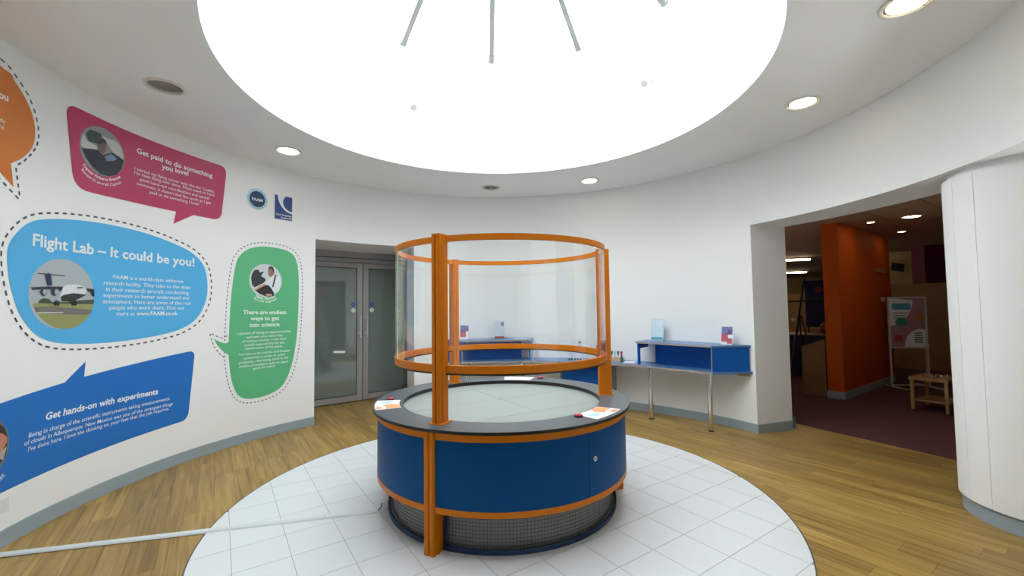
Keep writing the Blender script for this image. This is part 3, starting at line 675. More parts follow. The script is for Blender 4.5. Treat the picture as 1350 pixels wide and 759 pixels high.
PH = flat_patch('portrait_photo', disc_pts(pc, 0.196), mat('photo_pale', lin((205, 212, 216)), 0.5), L2, B)
def Z8(pts): return [(320+x*0.0857, 335+y*0.0857) for x, y in pts]
pic(PH, [('engine_parts', Z8([(125,370),(140,300),(180,240),(240,240),(260,280),(330,262),(300,300),(280,340),(340,370),(350,400),(320,440),(240,480),(180,510),(140,470)]), (52,58,60)),
         ('overalls', Z8([(190,555),(260,490),(330,470),(400,480),(440,530),(480,600),(470,640),(400,655),(330,640),(250,605)]), (48,42,48)),
         ('shirt', Z8([(330,470),(370,410),(420,360),(480,320),(560,340),(585,400),(580,500),(550,570),(490,600),(440,530),(400,480)]), (226,230,234)),
         ('arm', Z8([(170,540),(250,490),(330,455),(340,480),(270,515),(190,560)]), (198,160,138)),
         ('head', Z8(ell(430,275,46,72)), (150,118,104)), ('hair', Z8([(385,230),(395,195),(430,182),(465,200),(480,250),(480,310),(460,260),(430,225)]), (84,72,66)),
         ('strap', Z8([(490,320),(515,320),(470,500),(445,510)]), (54,54,62)), ('hand', Z8([(330,620),(400,605),(455,620),(440,640),(380,648)]), (200,160,144))])
arc_text('caption_text', [('Aircraft engineer', 0.262, 34)], pc, TXT, L2, B); arc_text('caption_text', [('Nikki Hartley', 0.228, 32)], pc, TXT, L2, B, 0.02)

# magenta bubble
B = sign('speech_bubble_graphic', 'magenta speech bubble wall graphic with cockpit portrait photo')
mag_px = [(86,134),(185,179.5),(239,200.2),(299,220.5),(291.2,290.5),(254.8,283.5),(228.3,295),(231.9,278.8),(160,263),(97,248)]
lp = rounded(P2(mag_px), [0.10,0,0,0.09,0.09,0,0,0,0,0.13])
flat_patch('bubble_body', lp, V_MAG, L1, B)
text_on_wall('headline_text', [('Get paid to do something', (179.8,201.3), (280,234.5)), ('you love!', (213,224.2-2), (248.5,233.7-2))], TXT, L2, B, 0.024, 0.92)
text_on_wall('paragraph_text', [('I started my flying career with the Air Cadets,', (177,223.5), (282.5,254.3)), ("I've been flying ever since. Pilots need to have", (176.6,229), (282.5,259)), ('good hand-eye coordination and spatial', (183.7,237.7), (275.3,263)), ("awareness. It doesn't feel like work as I get", (179.8,243.2), (277.7,269.3)), ('paid to do something I love!', (197.1,255.8-1), (262,270.9))], TXT, L2, B, 0.004, 0.95)
pc = (-5.137, 2.789)
PH = flat_patch('portrait_photo', disc_pts(pc, 0.197), mat('photo_grey', lin((150, 152, 152)), 0.5), L2, B)
def Z3(pts): return [(80+x*0.158, 130+y*0.158) for x, y in pts]
pic(PH, [('window_light', Z3([(165,345),(190,290),(215,350),(300,400),(300,420),(190,415),(165,390)]), (206,208,206)), ('window_light', Z3([(340,310),(400,340),(450,350),(490,390),(520,480),(520,510),(440,460),(390,380)]), (196,200,200)),
         ('headrest', Z3([(205,290),(240,255),(330,290),(340,320),(310,380),(230,355)]), (64,84,72)), ('jacket', Z3([(172,410),(250,420),(310,430),(350,470),(430,450),(490,490),(522,515),(505,590),(460,635),(400,648),(330,630),(260,570),(205,490)]), (44,48,66)),
         ('head', Z3(ell(340,400,34,62)), (128,104,100)), ('hair', Z3([(305,390),(315,345),(350,330),(375,355),(375,400),(355,365)]), (66,58,58)), ('tie_patch', Z3([(360,480),(420,462),(465,500),(440,520),(375,520)]), (124,150,188))])
arc_text('caption_text', [('Captain Finbarre Brennan', 0.232, 46)], pc, TXT, L2, B, 0.022); arc_text('caption_text', [('Research aircraft Captain', 0.272, 40)], pc, TXT, L2, B, 0.006)

# royal-blue bubble, its far end lies outside the picture
B = sign('speech_bubble_graphic', 'royal blue slanted speech bubble wall graphic low above the grey skirting')
db = P2([(0,531.7),(84.9,504),(112.6,476.3),(110.6,496.5),(257,461.5),(247.5,553),(118.5,598),(0,650.2)])
s_ext = -0.62
top_dir = (db[0][1]-db[1][1])/(db[0][0]-db[1][0]); bot_dir = (db[-1][1]-db[-2][1])/(db[-1][0]-db[-2][0])
db = db+[(db[-1][0]+s_ext, db[-1][1]+bot_dir*s_ext), (db[0][0]+s_ext, db[0][1]+top_dir*s_ext)]
lp = rounded(db, [0,0,0,0,0.07,0.08,0,0,0.1,0.1])
flat_patch('bubble_body', lp, V_DBL, L1, B)
text_on_wall('headline_text', [('Get hands-on with experiments', (59,553.8), (207.7,519))], TXT, L2, B, 0.026, 0.95, 0.12)
text_on_wall('paragraph_text', [('Being in charge of the scientific instruments taking measurements', (36.9,577), (223,527)), ('of clouds in Albuquerque, New Mexico was one of the strangest things', (31.2,587.5), (227.3,533.7)), ("I've done here. I love the thinking on your feet that the job requires.", (36.3,594.9), (222.5,540))], TXT, L2, B, 0.004, 1.0, 0.12)
pc = (-5.985, 0.648)
PH = flat_patch('portrait_photo', disc_pts(pc, 0.20), mat('photo_dim', lin((120, 116, 112)), 0.5), L2, B)
q = lambda pts: [(pc[0]+x*0.2, pc[1]+y*0.2) for x, y in pts]
for i, (nm, pts, col) in enumerate([('jacket', q([(-0.8,-0.5),(-0.2,-0.1),(0.3,-0.25),(0.95,0.0),(0.9,-0.4),(0.4,-0.9),(-0.4,-0.9)]), (46,44,42)), ('face', q(ell(0.55,0.15,0.36,0.42)), (196,128,108)), ('hair', q([(0.2,0.5),(0.5,0.8),(0.82,0.5),(0.95,0.15),(0.75,0.35),(0.45,0.45)]), (60,52,48)), ('collar', q([(0.5,-0.3),(0.92,-0.1),(0.8,-0.5)]), (176,174,160))]):
    flat_patch(nm, pts, mat('print_%02x%02x%02x' % col, lin(col), 0.5), L3+0.0004*i, PH)
arc_text('caption_text', [('Instrument scientist', 0.27, 42)], pc, TXT, L2, B)

# orange bubble, mostly outside the picture
B = sign('speech_bubble_graphic', 'orange speech bubble wall graphic with pointed tail and dashed border')
og = P2([(0,86.9),(19,107.4),(34.8,132.7),(44.3,158),(45.8,180.2),(41.1,196),(28.5,208.6),(14.2,215.6)]); tip = P2([(17.4,246.6)])[0]; low = P2([(0,227.6)])[0]
cx = og[0][0]-0.35; mir = [(2*cx-x, z) for x, z in og[::-1]]
right = smooth_loop(og+[(low[0]+0.02, low[1]+0.02)]+mir, 4)
i_tail = 4*(len(og)-1)
lp = right[:i_tail+1]+[tip, low]+right[i_tail+8:]
flat_patch('bubble_body', lp, V_ORG, L1, B)
dg = P2([(0,77),(12,88),(26,107.5),(38,127),(45.5,147),(50,166),(51,180),(48,193),(41,203),(31,212.5),(19.5,219)])
_ml = [(2*cx-x, z) for x, z in dg[::-1]]; _tl = P2([(0,236)])[0]
dashes([_tl]+[(cx+0.02, _tl[1]-0.0)]+_ml+[(cx, max(p[1] for p in dg)+0.03)]+dg, 0.030, 0.026, 0.012, L1, DASH, B, False); dashes(P2([(20.5,221),(26,262)]), 0.03, 0.026, 0.012, L1, DASH, B, False); dashes(P2([(24,262),(0,236)]), 0.03, 0.026, 0.012, L1, DASH, B, False)
text_on_wall('headline_text', [('you', (-9,126), (10.5,133.5))], TXT, L2, B, 0.026, 0.95)
text_on_wall('paragraph_text', [('dy', (-1,160), (6.5,163.5)), ('the', (-5.5,166.5), (5,171))], TXT, L2, B, 0.01, 0.95)

# two logos
B = sign('round_logo_sticker', 'small round navy logo sticker with pale blue ring above green bubble')
pc = (-3.551, 2.781)
flat_patch('ring', disc_pts(pc, 0.122), mat('pale_cyan_vinyl', (0.42, 0.68, 0.80), 0.5), L1, B)
flat_patch('disc', disc_pts(pc, 0.093), mat('navy_vinyl', (0.015, 0.05, 0.13), 0.5), L2, B)
text_on_wall('logo_text', [('FAAM', (pc[0]-0.064, pc[1]-0.022), (pc[0]+0.064, pc[1]-0.022))], TXT, L3, B, 0.03, 0.95, px=False)
B = sign('square_logo_sticker', 'square indigo logo sticker with white arc beside the glass doors')
sq = P2([(362.2,256.3),(385.2,260.5),(384.9,291.8),(361.6,287.6)]); 
x0, x1 = (sq[0][0]+sq[3][0])/2, (sq[1][0]+sq[2][0])/2; z0, z1 = (sq[2][1]+sq[3][1])/2, (sq[0][1]+sq[1][1])/2; w, h = x1-x0, z1-z0
flat_patch('square', [(x0,z0),(x1,z0),(x1,z1),(x0,z1)], mat('indigo_vinyl', (0.035, 0.075, 0.27), 0.5), L1, B)
n = 14; ca = [(x0+w*(1.08+0.92*math.cos(t)), z0+h*(1.05+0.76*math.sin(t))) for t in [PI+PI/2*i/n for i in range(n+1)]]; cb = [(x0+w*(1.05+0.58*math.cos(t)), z0+h*(0.74+0.37*math.sin(t))) for t in [math.radians(132+133*i/n) for i in range(n+1)]]
arcq = [(min(max(x, x0), x1), min(max(z, z0), z1)) for x, z in ca+cb[::-1]]
bq2 = MB()
for i in range(n):
    bq2.add([bend(*p, L2) for p in (arcq[i], arcq[i+1], arcq[2*n+1-(i+1)], arcq[2*n+1-i])], [(0,1,2,3)])
bq2.build('white_arc', TXT, B)
text_on_wall('logo_text', [('Civil Aviation', (x0+0.06*w, z0+0.16*h), (x0+0.97*w, z0+0.16*h)), ('Authority', (x0+0.34*w, z0+0.05*h), (x0+0.97*w, z0+0.05*h))], TXT, L2, B, 0.02, 0.9, px=False)
# socket plate low on the wall at the picture's edge
sp = wall_sz(1, 668); a = math.degrees(sp[0]/RW)
d, t = radial(a); c = d*(RW-0.009)
SK = MB().obox(c-t*0.045+Vector((0,0,sp[1]-0.045)), t*0.09, d*0.0085, (0,0,0.09)).build('socket_plate', mat('socket_white', (0.74, 0.78, 0.77), 0.4), label='small pale square socket plate under the royal blue wall graphic', cat='socket')

# ================================================================== WALL DESK
DZ, DT = 0.697, 0.026
DESK = empty('wall_desk', (*pol(22.2, 3.0)[:2], 0), label='long blue desk following the curved wall on chrome legs', cat='desk')
DO = Vector((*pol(22.2, 3.0)[:2], 0))
def loc(poly, o): return [(x-o.x, y-o.y) for x, y in poly]
RD, RWB = 2.83, RW-0.004
def arcpts(a0, a1, r, n=8): return [pol(a0+(a1-a0)*i/n, r)[:2] for i in range(n+1)]
tops = [([pol(-13.4, RD)[:2], pol(7.6, RD)[:2]], arcpts(7.6, -18.0, RWB)), ([pol(7.7, RD)[:2], pol(22.2, RD*0.975)[:2], pol(36.7, RD)[:2]], arcpts(36.7, 7.7, RWB)), ([pol(36.8, RD)[:2], pol(57.9, RD)[:2]], arcpts(62.2, 36.8, RWB))]
for front, back in tops:
    tp = MB().prism(loc(front+back, DO), DZ-DT, DZ).build('worktop', DESKT, DESK)
    e = MB()
    for p, q2 in zip(front[:-1], front[1:]):
        p, q2 = Vector((*p, 0))-DO, Vector((*q2, 0))-DO; nrm = -((p+q2)/2+DO).normalized()*0.002
        e.obox(p+Vector((0,0,DZ-DT+0.001)), q2-p, nrm, (0,0,DT-0.002))
    e.build('front_edging', PLY, tp)
for az in (-11.4, 4.6, 40.9, 56.3):
    x, y, _ = pol(az, 2.888); x -= DO.x; y -= DO.y
    lg = MB().cyl((x, y), 0.029, 0.012, DZ-DT, 24).build('leg', CHROME, DESK); MB().cyl((x, y), 0.031, 0.0005, 0.014, 24).build('foot', BLACK, lg)
def chord_panel(a0, a1, r, z0, z1, th, o): 
    p, q2 = Vector(pol(a0, r)), Vector(pol(a1, r)); n = ((p+q2)/2).normalized()
    return MB().obox(Vector((p.x, p.y, z0))-o, q2-p, n*th, (0, 0, z1-z0))
_b0, _b1 = Vector(pol(59.3, RW-0.05))-DO, Vector(pol(61.6, RW-0.03))-DO; MB().obox(Vector((_b0.x, _b0.y, DZ-DT-0.03)), Vector((_b1.x-_b0.x, _b1.y-_b0.y, 0)), Vector((0.02, 0.012, 0)), (0, 0, 0.029)).build('support_batten', mat('batten_wood', (0.55, 0.30, 0.10), 0.6), DESK)
pd = chord_panel(15.4, 29.4, 3.0, 0.10, DZ-DT, 0.02, DO).build('modesty_panel', DESKB, DESK)
for a in (15.4, 29.4):
    p = Vector(pol(a, 3.0))-DO; d, t = radial(a)
    MB().obox(p-t*0.012+Vector((0,0,0.0005)), t*0.024, d*0.22, (0, 0, DZ-DT-0.0005)).build('side_panel', mat('desk_grey_panel', (0.24, 0.27, 0.32), 0.5), DESK); MB().obox(p-t*0.012-d*0.003+Vector((0,0,0.001)), t*0.024, d*0.003, (0, 0, DZ-DT-0.002)).build('side_edging', PLY, DESK)
def shelf(af, ab, a_in, label, sgn):               # af front outer corner, ab its wall end, a_in inner front corner
    o = Vector((*pol((af+a_in)/2, 3.0)[:2], DZ))
    S = empty('display_shelf', o, label=label, cat='shelf')
    HZ = 0.305
    def V(a, r): return Vector((*pol(a, r)[:2], 0))-Vector((o.x, o.y, 0))
    r_f, r_b = RD+0.012, RWB-0.004
    inner_b = a_in
    poly = [V(af, r_f-0.012), V(a_in-sgn*0.4, r_f-0.012), V(inner_b-sgn*0.4, r_b)]+[V(inner_b-sgn*0.4+(ab-inner_b+sgn*0.4)*i/6, r_b) for i in range(1, 7)]
    tp = MB().prism([(p.x, p.y) for p in poly], HZ-0.022, HZ).build('top_board', DESKT, S)
    p, q2 = V(af, r_f-0.012), V(a_in-sgn*0.4, r_f-0.012); nrm = -(V(af, 1)+V(a_in, 1)+2*Vector((o.x, o.y, 0))).normalized()*0.002
    MB().obox(p+Vector((0,0,HZ-0.021)), q2-p, nrm, (0,0,0.020)).build('edging', PLY, tp)
    # outer end panel runs back to the wall at an angle
    p, q2 = V(af, r_f), V(ab-sgn*0.25, r_b-0.01); dd = (q2-p); nn2 = Vector((-dd.y, dd.x, 0)).normalized()*0.02
    if nn2.dot(V(a_in, r_f)-p) < 0: nn2 = -nn2
    ep = MB().obox(p+Vector((0,0,0.001)), dd, nn2, (0,0,HZ-0.0235)).build('end_panel', DESKB, S)
    dn = dd.normalized()
    MB().obox(p+Vector((0,0,0.002))-dn*0.003, dn*0.003, nn2, (0,0,HZ-0.026)).build('edging', PLY, ep)
    # inner end: slim upright and a bracket under the board
    p, q2 = V(a_in, r_f), V(a_in, r_b-0.01); dd = (q2-p).normalized(); nn2 = Vector((-dd.y, dd.x, 0))*0.02
    if nn2.dot(V(af, r_f)-p) < 0: nn2 = -nn2
    MB().obox(p+Vector((0,0,0.001)), dd*0.055, nn2, (0,0,HZ-0.0235)).obox(p+dd*0.055+Vector((0,0,HZ-0.0225-0.07)), dd*0.30, nn2, (0,0,0.07)).build('bracket', DESKB, S)
    # back board leaves a gap at the inner end
    g0 = a_in+(af-a_in)*0.14
    p, q2 = V(g0, RD+0.27), V(af+(ab-af)*0.55, RD+0.27); n2 = (Vector((o.x, o.y, 0))).normalized()*0.02
    MB().obox(p+Vector((0,0,0.001)), q2-p-(q2-p).normalized()*0.03, n2, (0,0,HZ-0.0235)).build('back_board', DESKB, S)
    return S
shelf(57.7, 62.0, 37.9, 'raised blue display shelf on the desk end beside the gallery opening', 1)
shelf(-13.2, -17.8, 7.0, 'raised blue display shelf on the desk end seen through the acrylic screen', -1)
ST = DZ+0.305

# leaflets and small things on the desk
LEAF_B = mat('leaflet_pale_blue', (0.55, 0.72, 0.83), 0.4); LEAF_D = mat('leaflet_teal_print', (0.10, 0.33, 0.48), 0.4); LEAF_R = mat('leaflet_red_print', (0.50, 0.09, 0.12), 0.4); LEAF_V = mat('leaflet_violet_print', (0.16, 0.18, 0.42), 0.4); LEAF_G = mat('leaflet_grey_print', (0.16, 0.17, 0.20), 0.4)
def stand_up(name, az, r, z, w, h, lean, label, bands, cat='leaflet', holder=True, turn=0.0):
    d, t = radial(az); o = Vector((*pol(az, r)[:2], z))
    S = empty(name, o, -math.radians(az+turn), label=label, cat=cat)             # local x to the right, y towards the wall
    if holder:
        MB().box((0, 0.035, 0.003), (w+0.01, 0.09, 0.005)).box((0, -0.008, 0.012), (w+0.01, 0.004, 0.02)).build('holder_base', ACRYL, S)
    s_, c_ = math.sin(lean), math.cos(lean)
    def sheet(u0, u1, v0, v1, o0, o1, nm, m):
        f = lambda u, v, k: Vector((u, v*s_-k*c_, 0.006+v*c_+k*s_))
        p = f(u0, v0, o0); return MB().obox(p, f(u1, v0, o0)-p, f(u0, v0, o1)-p, f(u0, v1, o0)-p).build(nm, m, S)
    sheet(-w/2, w/2, 0, h, -0.004, 0.0, 'sheet', bands[0])
    for (u0, u1, v0, v1, m) in bands[1:]: sheet(-w/2+u0*w, -w/2+u1*w, v0*h, v1*h, 0.0002, 0.0007, 'print', m)
    return S
stand_up('leaflet_holder', 41.3, 3.08, ST, 0.172, 0.285, 0.16, 'pale blue poster in acrylic holder on the shelf beside the gallery opening', [LEAF_B, (0.05, 0.95, 0.03, 0.16, LEAF_D), (0.08, 0.92, 0.25, 0.95, mat('leaflet_pale', (0.66, 0.78, 0.86), 0.4))])
stand_up('brochure', 58.6, 3.06, ST, 0.125, 0.215, 0.22, 'red and violet brochure propped up on the shelf beside the gallery opening', [PAPER, (0.02, 0.98, 0.55, 0.98, LEAF_V), (0.02, 0.60, 0.15, 0.60, LEAF_R), (0.55, 0.98, 0.05, 0.35, LEAF_R), (0.6, 0.9, 0.6, 0.85, LEAF_R)], holder=False, turn=-14)
stand_up('leaflet_holder', -2.0, 3.08, ST, 0.150, 0.270, 0.12, 'pale leaflet with dark mark in holder on the shelf behind the acrylic screen', [mat('leaflet_lilac', (0.66, 0.70, 0.80), 0.4), (0.68, 0.94, 0.70, 0.92, LEAF_G), (0.02, 0.98, 0.02, 0.12, LEAF_R)])
stand_up('brochure', -12.0, 3.05, ST, 0.125, 0.215, 0.22, 'red and violet brochure propped up on the shelf behind the rear orange post', [PAPER, (0.02, 0.98, 0.55, 0.98, LEAF_V), (0.02, 0.70, 0.15, 0.60, LEAF_R), (0.6, 0.9, 0.6, 0.85, LEAF_R)], holder=False, turn=10)
stand_up('leaflet_holder', 19.5, 3.09, DZ, 0.160, 0.285, 0.12, 'pale leaflet in acrylic holder on the low middle of the desk', [mat('leaflet_lilac2', (0.70, 0.73, 0.80), 0.4), (0.68, 0.94, 0.80, 0.90, LEAF_G), (0.68, 0.94, 0.62, 0.72, mat('leaflet_mid', (0.4, 0.42, 0.5), 0.4))])
stand_up('brochure', 25.6, 3.06, DZ, 0.05, 0.21, 0.12, 'narrow red booklet standing on the low middle of the desk', [LEAF_R, (0.1, 0.9, 0.75, 0.95, LEAF_V)], holder=False)
# peg rack with coloured handles
ro = Vector((*pol(30.3, 3.06)[:2], DZ))
RK = empty('tool_rack', ro, -math.radians(30.3), label='small wooden rack of coloured handled tools on the desk', cat='rack')
MB().box((0, 0, 0.028), (0.235, 0.06, 0.055)).build('wooden_block', mat('rack_wood', (0.62, 0.42, 0.24), 0.6), RK)
cols = [(0.02, 0.30, 0.16), (0.03, 0.33, 0.18), (0.75, 0.76, 0.75), (0.02, 0.22, 0.16), (0.50, 0.03, 0.05)]
for k, c in enumerate(cols):
    x = -0.092+0.046*k; st = MB().tube((x, 0, 0.055), (x, 0, 0.085), 0.005, 8).build('shaft', CHROME, RK)
    MB().lathe([(0.0005, 0.085), (0.009, 0.085), (0.011, 0.10), (0.018, 0.128), (0.017, 0.140), (0.0005, 0.142)], (x, 0, 0), 12).build('handle', mat('handle_%d' % k, c, 0.35), st)
JAR = MB().lathe([(0.0005, 0.0), (0.017, 0.0), (0.017, 0.06), (0.011, 0.07), (0.011, 0.075)], (*pol(32.4, 3.0)[:2], DZ+0.0005), 16).build('jar', mat('dark_teal_jar', (0.03, 0.12, 0.18), 0.3), label='small dark teal jar next to the tool rack on desk', cat='jar'); MB().lathe([(0.0005, 0.076), (0.012, 0.076), (0.013, 0.080), (0.012, 0.09), (0.0005, 0.091)], (*pol(32.4, 3.0)[:2], DZ+0.0005), 16).build('lid', BLACK, JAR)
def flat_sheet(az, r, z, w, dpt_, rot, label, m=PAPER):
    a = math.radians(az); x, y, _ = pol(az, r); return MB().box((x, y, z+0.0012), (w, dpt_, 0.0014), -a+rot).build('paper_sheet', m, label=label, cat='paper', group='papers on the wall desk')
flat_sheet(34.3, 3.04, DZ, 0.15, 0.21, 0.2, 'white paper lying on the desk between tool rack and raised shelf')
flat_sheet(23.4, 2.98, DZ, 0.15, 0.21, -0.1, 'white paper lying on the desk beside the narrow red booklet')
flat_sheet(4.0, 3.0, ST, 0.20, 0.14, 0.1, 'white paper lying on the shelf behind the acrylic screen')
sc = MB()
GB = empty('model_parts', (*pol(19.6, 2.97)[:2], DZ), label='cluster of small dark green model pieces on the desk before leaflet holder', cat='model')
for k in range(5): MB().ball((-0.08+0.04*k, 0.01*(k % 2), 0.017), 0.016, 10, 6).build('piece', mat('green_piece', (0.03, 0.13, 0.10), 0.5), GB)

# ================================================================== CEILING LIGHTS AND SPOTS
REFL = mat('lamp_reflector', (0.75, 0.72, 0.62), 0.25, metal=0.7); BAFF = mat('dark_lamp_clip', (0.10, 0.06, 0.06), 0.5); TRIM = mat('lamp_trim', (0.78, 0.76, 0.70), 0.45)  # the dark tone is the colour of the lamp clips
def downlight(az, r, on, label):
    x, y, _ = pol(az, r)
    D = empty('downlight', (x, y, ZC), -math.radians(az), label=label, cat='ceiling light', group='recessed ceiling downlights')
    MB().lathe([(0.112, -0.001), (0.135, -0.001), (0.135, -0.005), (0.126, -0.010), (0.114, -0.012), (0.112, -0.001)], (0,0,0), 40).build('trim_ring', TRIM, D)
    if on:
        MB().cyl((0, 0), 0.111, -0.004, -0.001, 40).build('reflector', REFL, D); MB().lathe([(0.0005, -0.012), (0.07, -0.011), (0.095, -0.008), (0.098, -0.0045)], (0,0,0), 36).build('lamp_diffuser', on, D)
        for k in range(3):
            a = 2*PI*k/3; MB().box((0.103*math.cos(a), 0.103*math.sin(a), -0.008), (0.012, 0.004, 0.008), a).build('clip', BAFF, D)
    else:
        MB().lathe([(0.110, 0.001), (0.104, 0.05), (0.085, 0.10), (0.0005, 0.104)], (0,0,0), 36).build('reflector', mat('lamp_reflector_off', (0.72, 0.70, 0.66), 0.35, metal=0.5), D)
        MB().lathe([(0.0005, 0.045), (0.030, 0.050), (0.036, 0.075), (0.030, 0.103)], (0,0,0), 20).build('unlit_lamp', mat('lamp_frosted', (0.80, 0.80, 0.78), 0.4), D)
        for k in range(7):
            xx = -0.078+0.026*k; h = math.sqrt(0.100**2-xx*xx); MB().box((xx, 0, 0.018), (0.003, 2*h, 0.030)).build('louvre_blade', mat('louvre_silver', (0.62, 0.62, 0.62), 0.3, metal=0.3), D)
    return D
downlight(-95.5, 2.585, None, 'unlit louvred ceiling downlight above the magenta wall graphic')
downlight(-64.3, 2.593, BRIGHT, 'brightly lit white ceiling downlight near the round logo sticker')
downlight(-4.2, 2.674, None, 'unlit grey ceiling downlight above the rear wall')
downlight(26.4, 2.666, WARM, 'lit warm ceiling downlight above the wall desk')
downlight(86.7, 2.635, WARM, 'lit warm ceiling downlight above the gallery opening')
downlight(114.0, 2.644, WARM, 'lit warm ceiling downlight above the white column')
for az, lab in ((-34.2, 'small white spotlight on the skylight drum above glass doors'), (55.4, 'small white spotlight on the skylight drum towards the gallery opening')):
    d, t = radial(az); z = 3.98; c = d*RS
    S = empty('spotlight', (c.x, c.y, z), label=lab, cat='spotlight')
    MB().tube(-d*0.0005, -d*0.02, 0.045, 20).build('wall_plate', TRIM, S); MB().tube(-d*0.02, -d*0.07+Vector((0,0,-0.02)), 0.010, 10).build('arm', TRIM, S)
    MB().tube(-d*0.05+Vector((0,0,0.0)), -d*0.13+Vector((0,0,-0.09)), 0.030, 18, 0.042).build('lamp_head', TRIM, S)
    MB().tube(-d*0.1305+Vector((0,0,-0.0906)), -d*0.133+Vector((0,0,-0.0934)), 0.036, 18).build('lens', mat('spot_lens', (0.6, 0.6, 0.62), 0.3), S)

# ================================================================== GALLERY THINGS
def gal_light(x, y, r, m, label):
    D = empty('downlight', (x, y, GZ), label=label, cat='ceiling light'); MB().lathe([(r, -0.001), (r*1.25, -0.001), (r*1.25, -0.006), (r, -0.008)], (0,0,0), 28).build('trim_ring', TRIM, D); MB().cyl((0, 0), r*0.98, -0.006, -0.001, 28).build('lamp_diffuser', m, D); return D
GLW = emit('gallery_lamp', (1.0, 0.80, 0.52), 26.0)
gal_light(5.96, 2.75, 0.10, GLW, 'lit gallery downlight nearest the white column')
gal_light(7.02, 4.08, 0.05, GLW, 'small lit gallery downlight near end of orange wall')
gal_light(5.696, 3.15, 0.045, GLW, 'small lit gallery downlight beside top of orange wall')
for (x, y), lab in (((7.75, 8.25), 'lit tube lamp on gallery ceiling above the dark stand'), ((10.9, 13.0), 'far lit tube lamp on gallery ceiling')):
    T = empty('tube_lamp', (x, y, GZ), -0.25, label=lab, cat='ceiling light'); MB().box((-0.45, 0, -0.02), (1.9, 0.13, 0.038)).build('housing', TRIM, T); MB().tube((-1.36, 0, -0.06), (0.46, 0, -0.06), 0.022, 12).build('tube', GLW, T); MB().box((-1.38, 0, -0.05), (0.03, 0.05, 0.03)).box((0.48, 0, -0.05), (0.03, 0.05, 0.03)).build('lamp_holder', BLACK, T)

# low brown partition at the far left of the gallery
MB().obox(far(1030, 16.2), far(1100, 16.2)-far(1030, 16.2), (0.08, 0.12, 0), (0, 0, 1.78)).build('wall_far_partition', BROWN, kind='structure')
# poster stand
SP = Vector((7.05, 4.10, 0.0015)); PS = empty('poster_stand', SP, -0.10, label='aluminium poster stand with colourful poster beside the orange wall', cat='poster stand')
w = 0.60; AL2 = mat('stand_aluminium', (0.62, 0.62, 0.60), 0.4)
for x in (-w/2, w/2): MB().box((x, 0, 0.79), (0.026, 0.026, 1.56)).build('upright', AL2, PS)
MB().box((0, 0, 1.565), (w, 0.024, 0.02)).build('top_rail', AL2, PS); MB().box((0, 0, 0.68), (w, 0.024, 0.02)).build('lower_rail', AL2, PS); MB().box((0, 0, 0.03), (w, 0.024, 0.02)).build('bottom_rail', AL2, PS)
for x in (-w/2, w/2): MB().box((x, -0.02, 0.008), (0.05, 0.62, 0.015)).build('foot', AL2, PS)
MB().box((w/2+0.07, 0.12, 0.71), (0.022, 0.022, 1.42)).box((w/2+0.04, 0.06, 0.71), (0.09, 0.02, 0.02)).build('rear_strut', AL2, PS)
po = MB().box((0, -0.004, 1.125), (w-0.03, 0.008, 0.86)).build('poster', mat('poster_mauve', (0.40, 0.22, 0.25), 0.5), PS)
def pshape(pts, m, k): MB().add([(x*0.285, -0.0085-0.0006*k, 1.125+y*0.43) for x, y in pts], [tuple(range(len(pts)))]).build('print', m, po)
pshape([(-1,1),(-1,-0.15)]+[(-1+1.35*math.sin(t), 1-1.1*math.cos(t)+(-0.02)) for t in [0.15*i for i in range(1, 11)]], mat('poster_white', (0.80, 0.81, 0.82), 0.5), 1)
pshape(ell(0.62, -0.62, 0.62, 0.36, 24) if False else [(x, y) for x, y in [(1,-0.30),(0.6,-0.26),(0.2,-0.38),(-0.1,-0.60),(-0.2,-0.85),(-0.2,-1),(1,-1)]], mat('poster_white', (0.4, 0.4, 0.4), 0.5), 1)
pshape(ell(-0.35, 0.02, 0.36, 0.17), mat('poster_green', (0.04, 0.25, 0.18), 0.5), 2)
pshape(ell(-0.55, -0.66, 0.24, 0.14), mat('poster_red', (0.35, 0.03, 0.04), 0.5), 2)
pshape(ell(0.72, 0.22, 0.24, 0.16), mat('poster_amber', (0.40, 0.20, 0.06), 0.5), 2)
pshape([(-0.86,0.72),(-0.80,0.78),(0.16,0.78),(0.22,0.72),(0.22,0.58),(0.16,0.52),(-0.80,0.52),(-0.86,0.58)], mat('poster_cyan', (0.08, 0.35, 0.50), 0.5), 3)
for k in range(5): pshape([(0.34,-0.42-0.09*k),(0.80,-0.42-0.09*k),(0.80,-0.47-0.09*k),(0.34,-0.47-0.09*k)], mat('poster_text_grey', (0.08, 0.08, 0.09), 0.6), 3)
for k in range(3): pshape([(-0.80,0.40-0.10*k),(0.05-0.1*k,0.40-0.10*k),(0.05-0.1*k,0.36-0.10*k),(-0.80,0.36-0.10*k)], mat('poster_text_pale', (0.25, 0.27, 0.30), 0.6), 3)
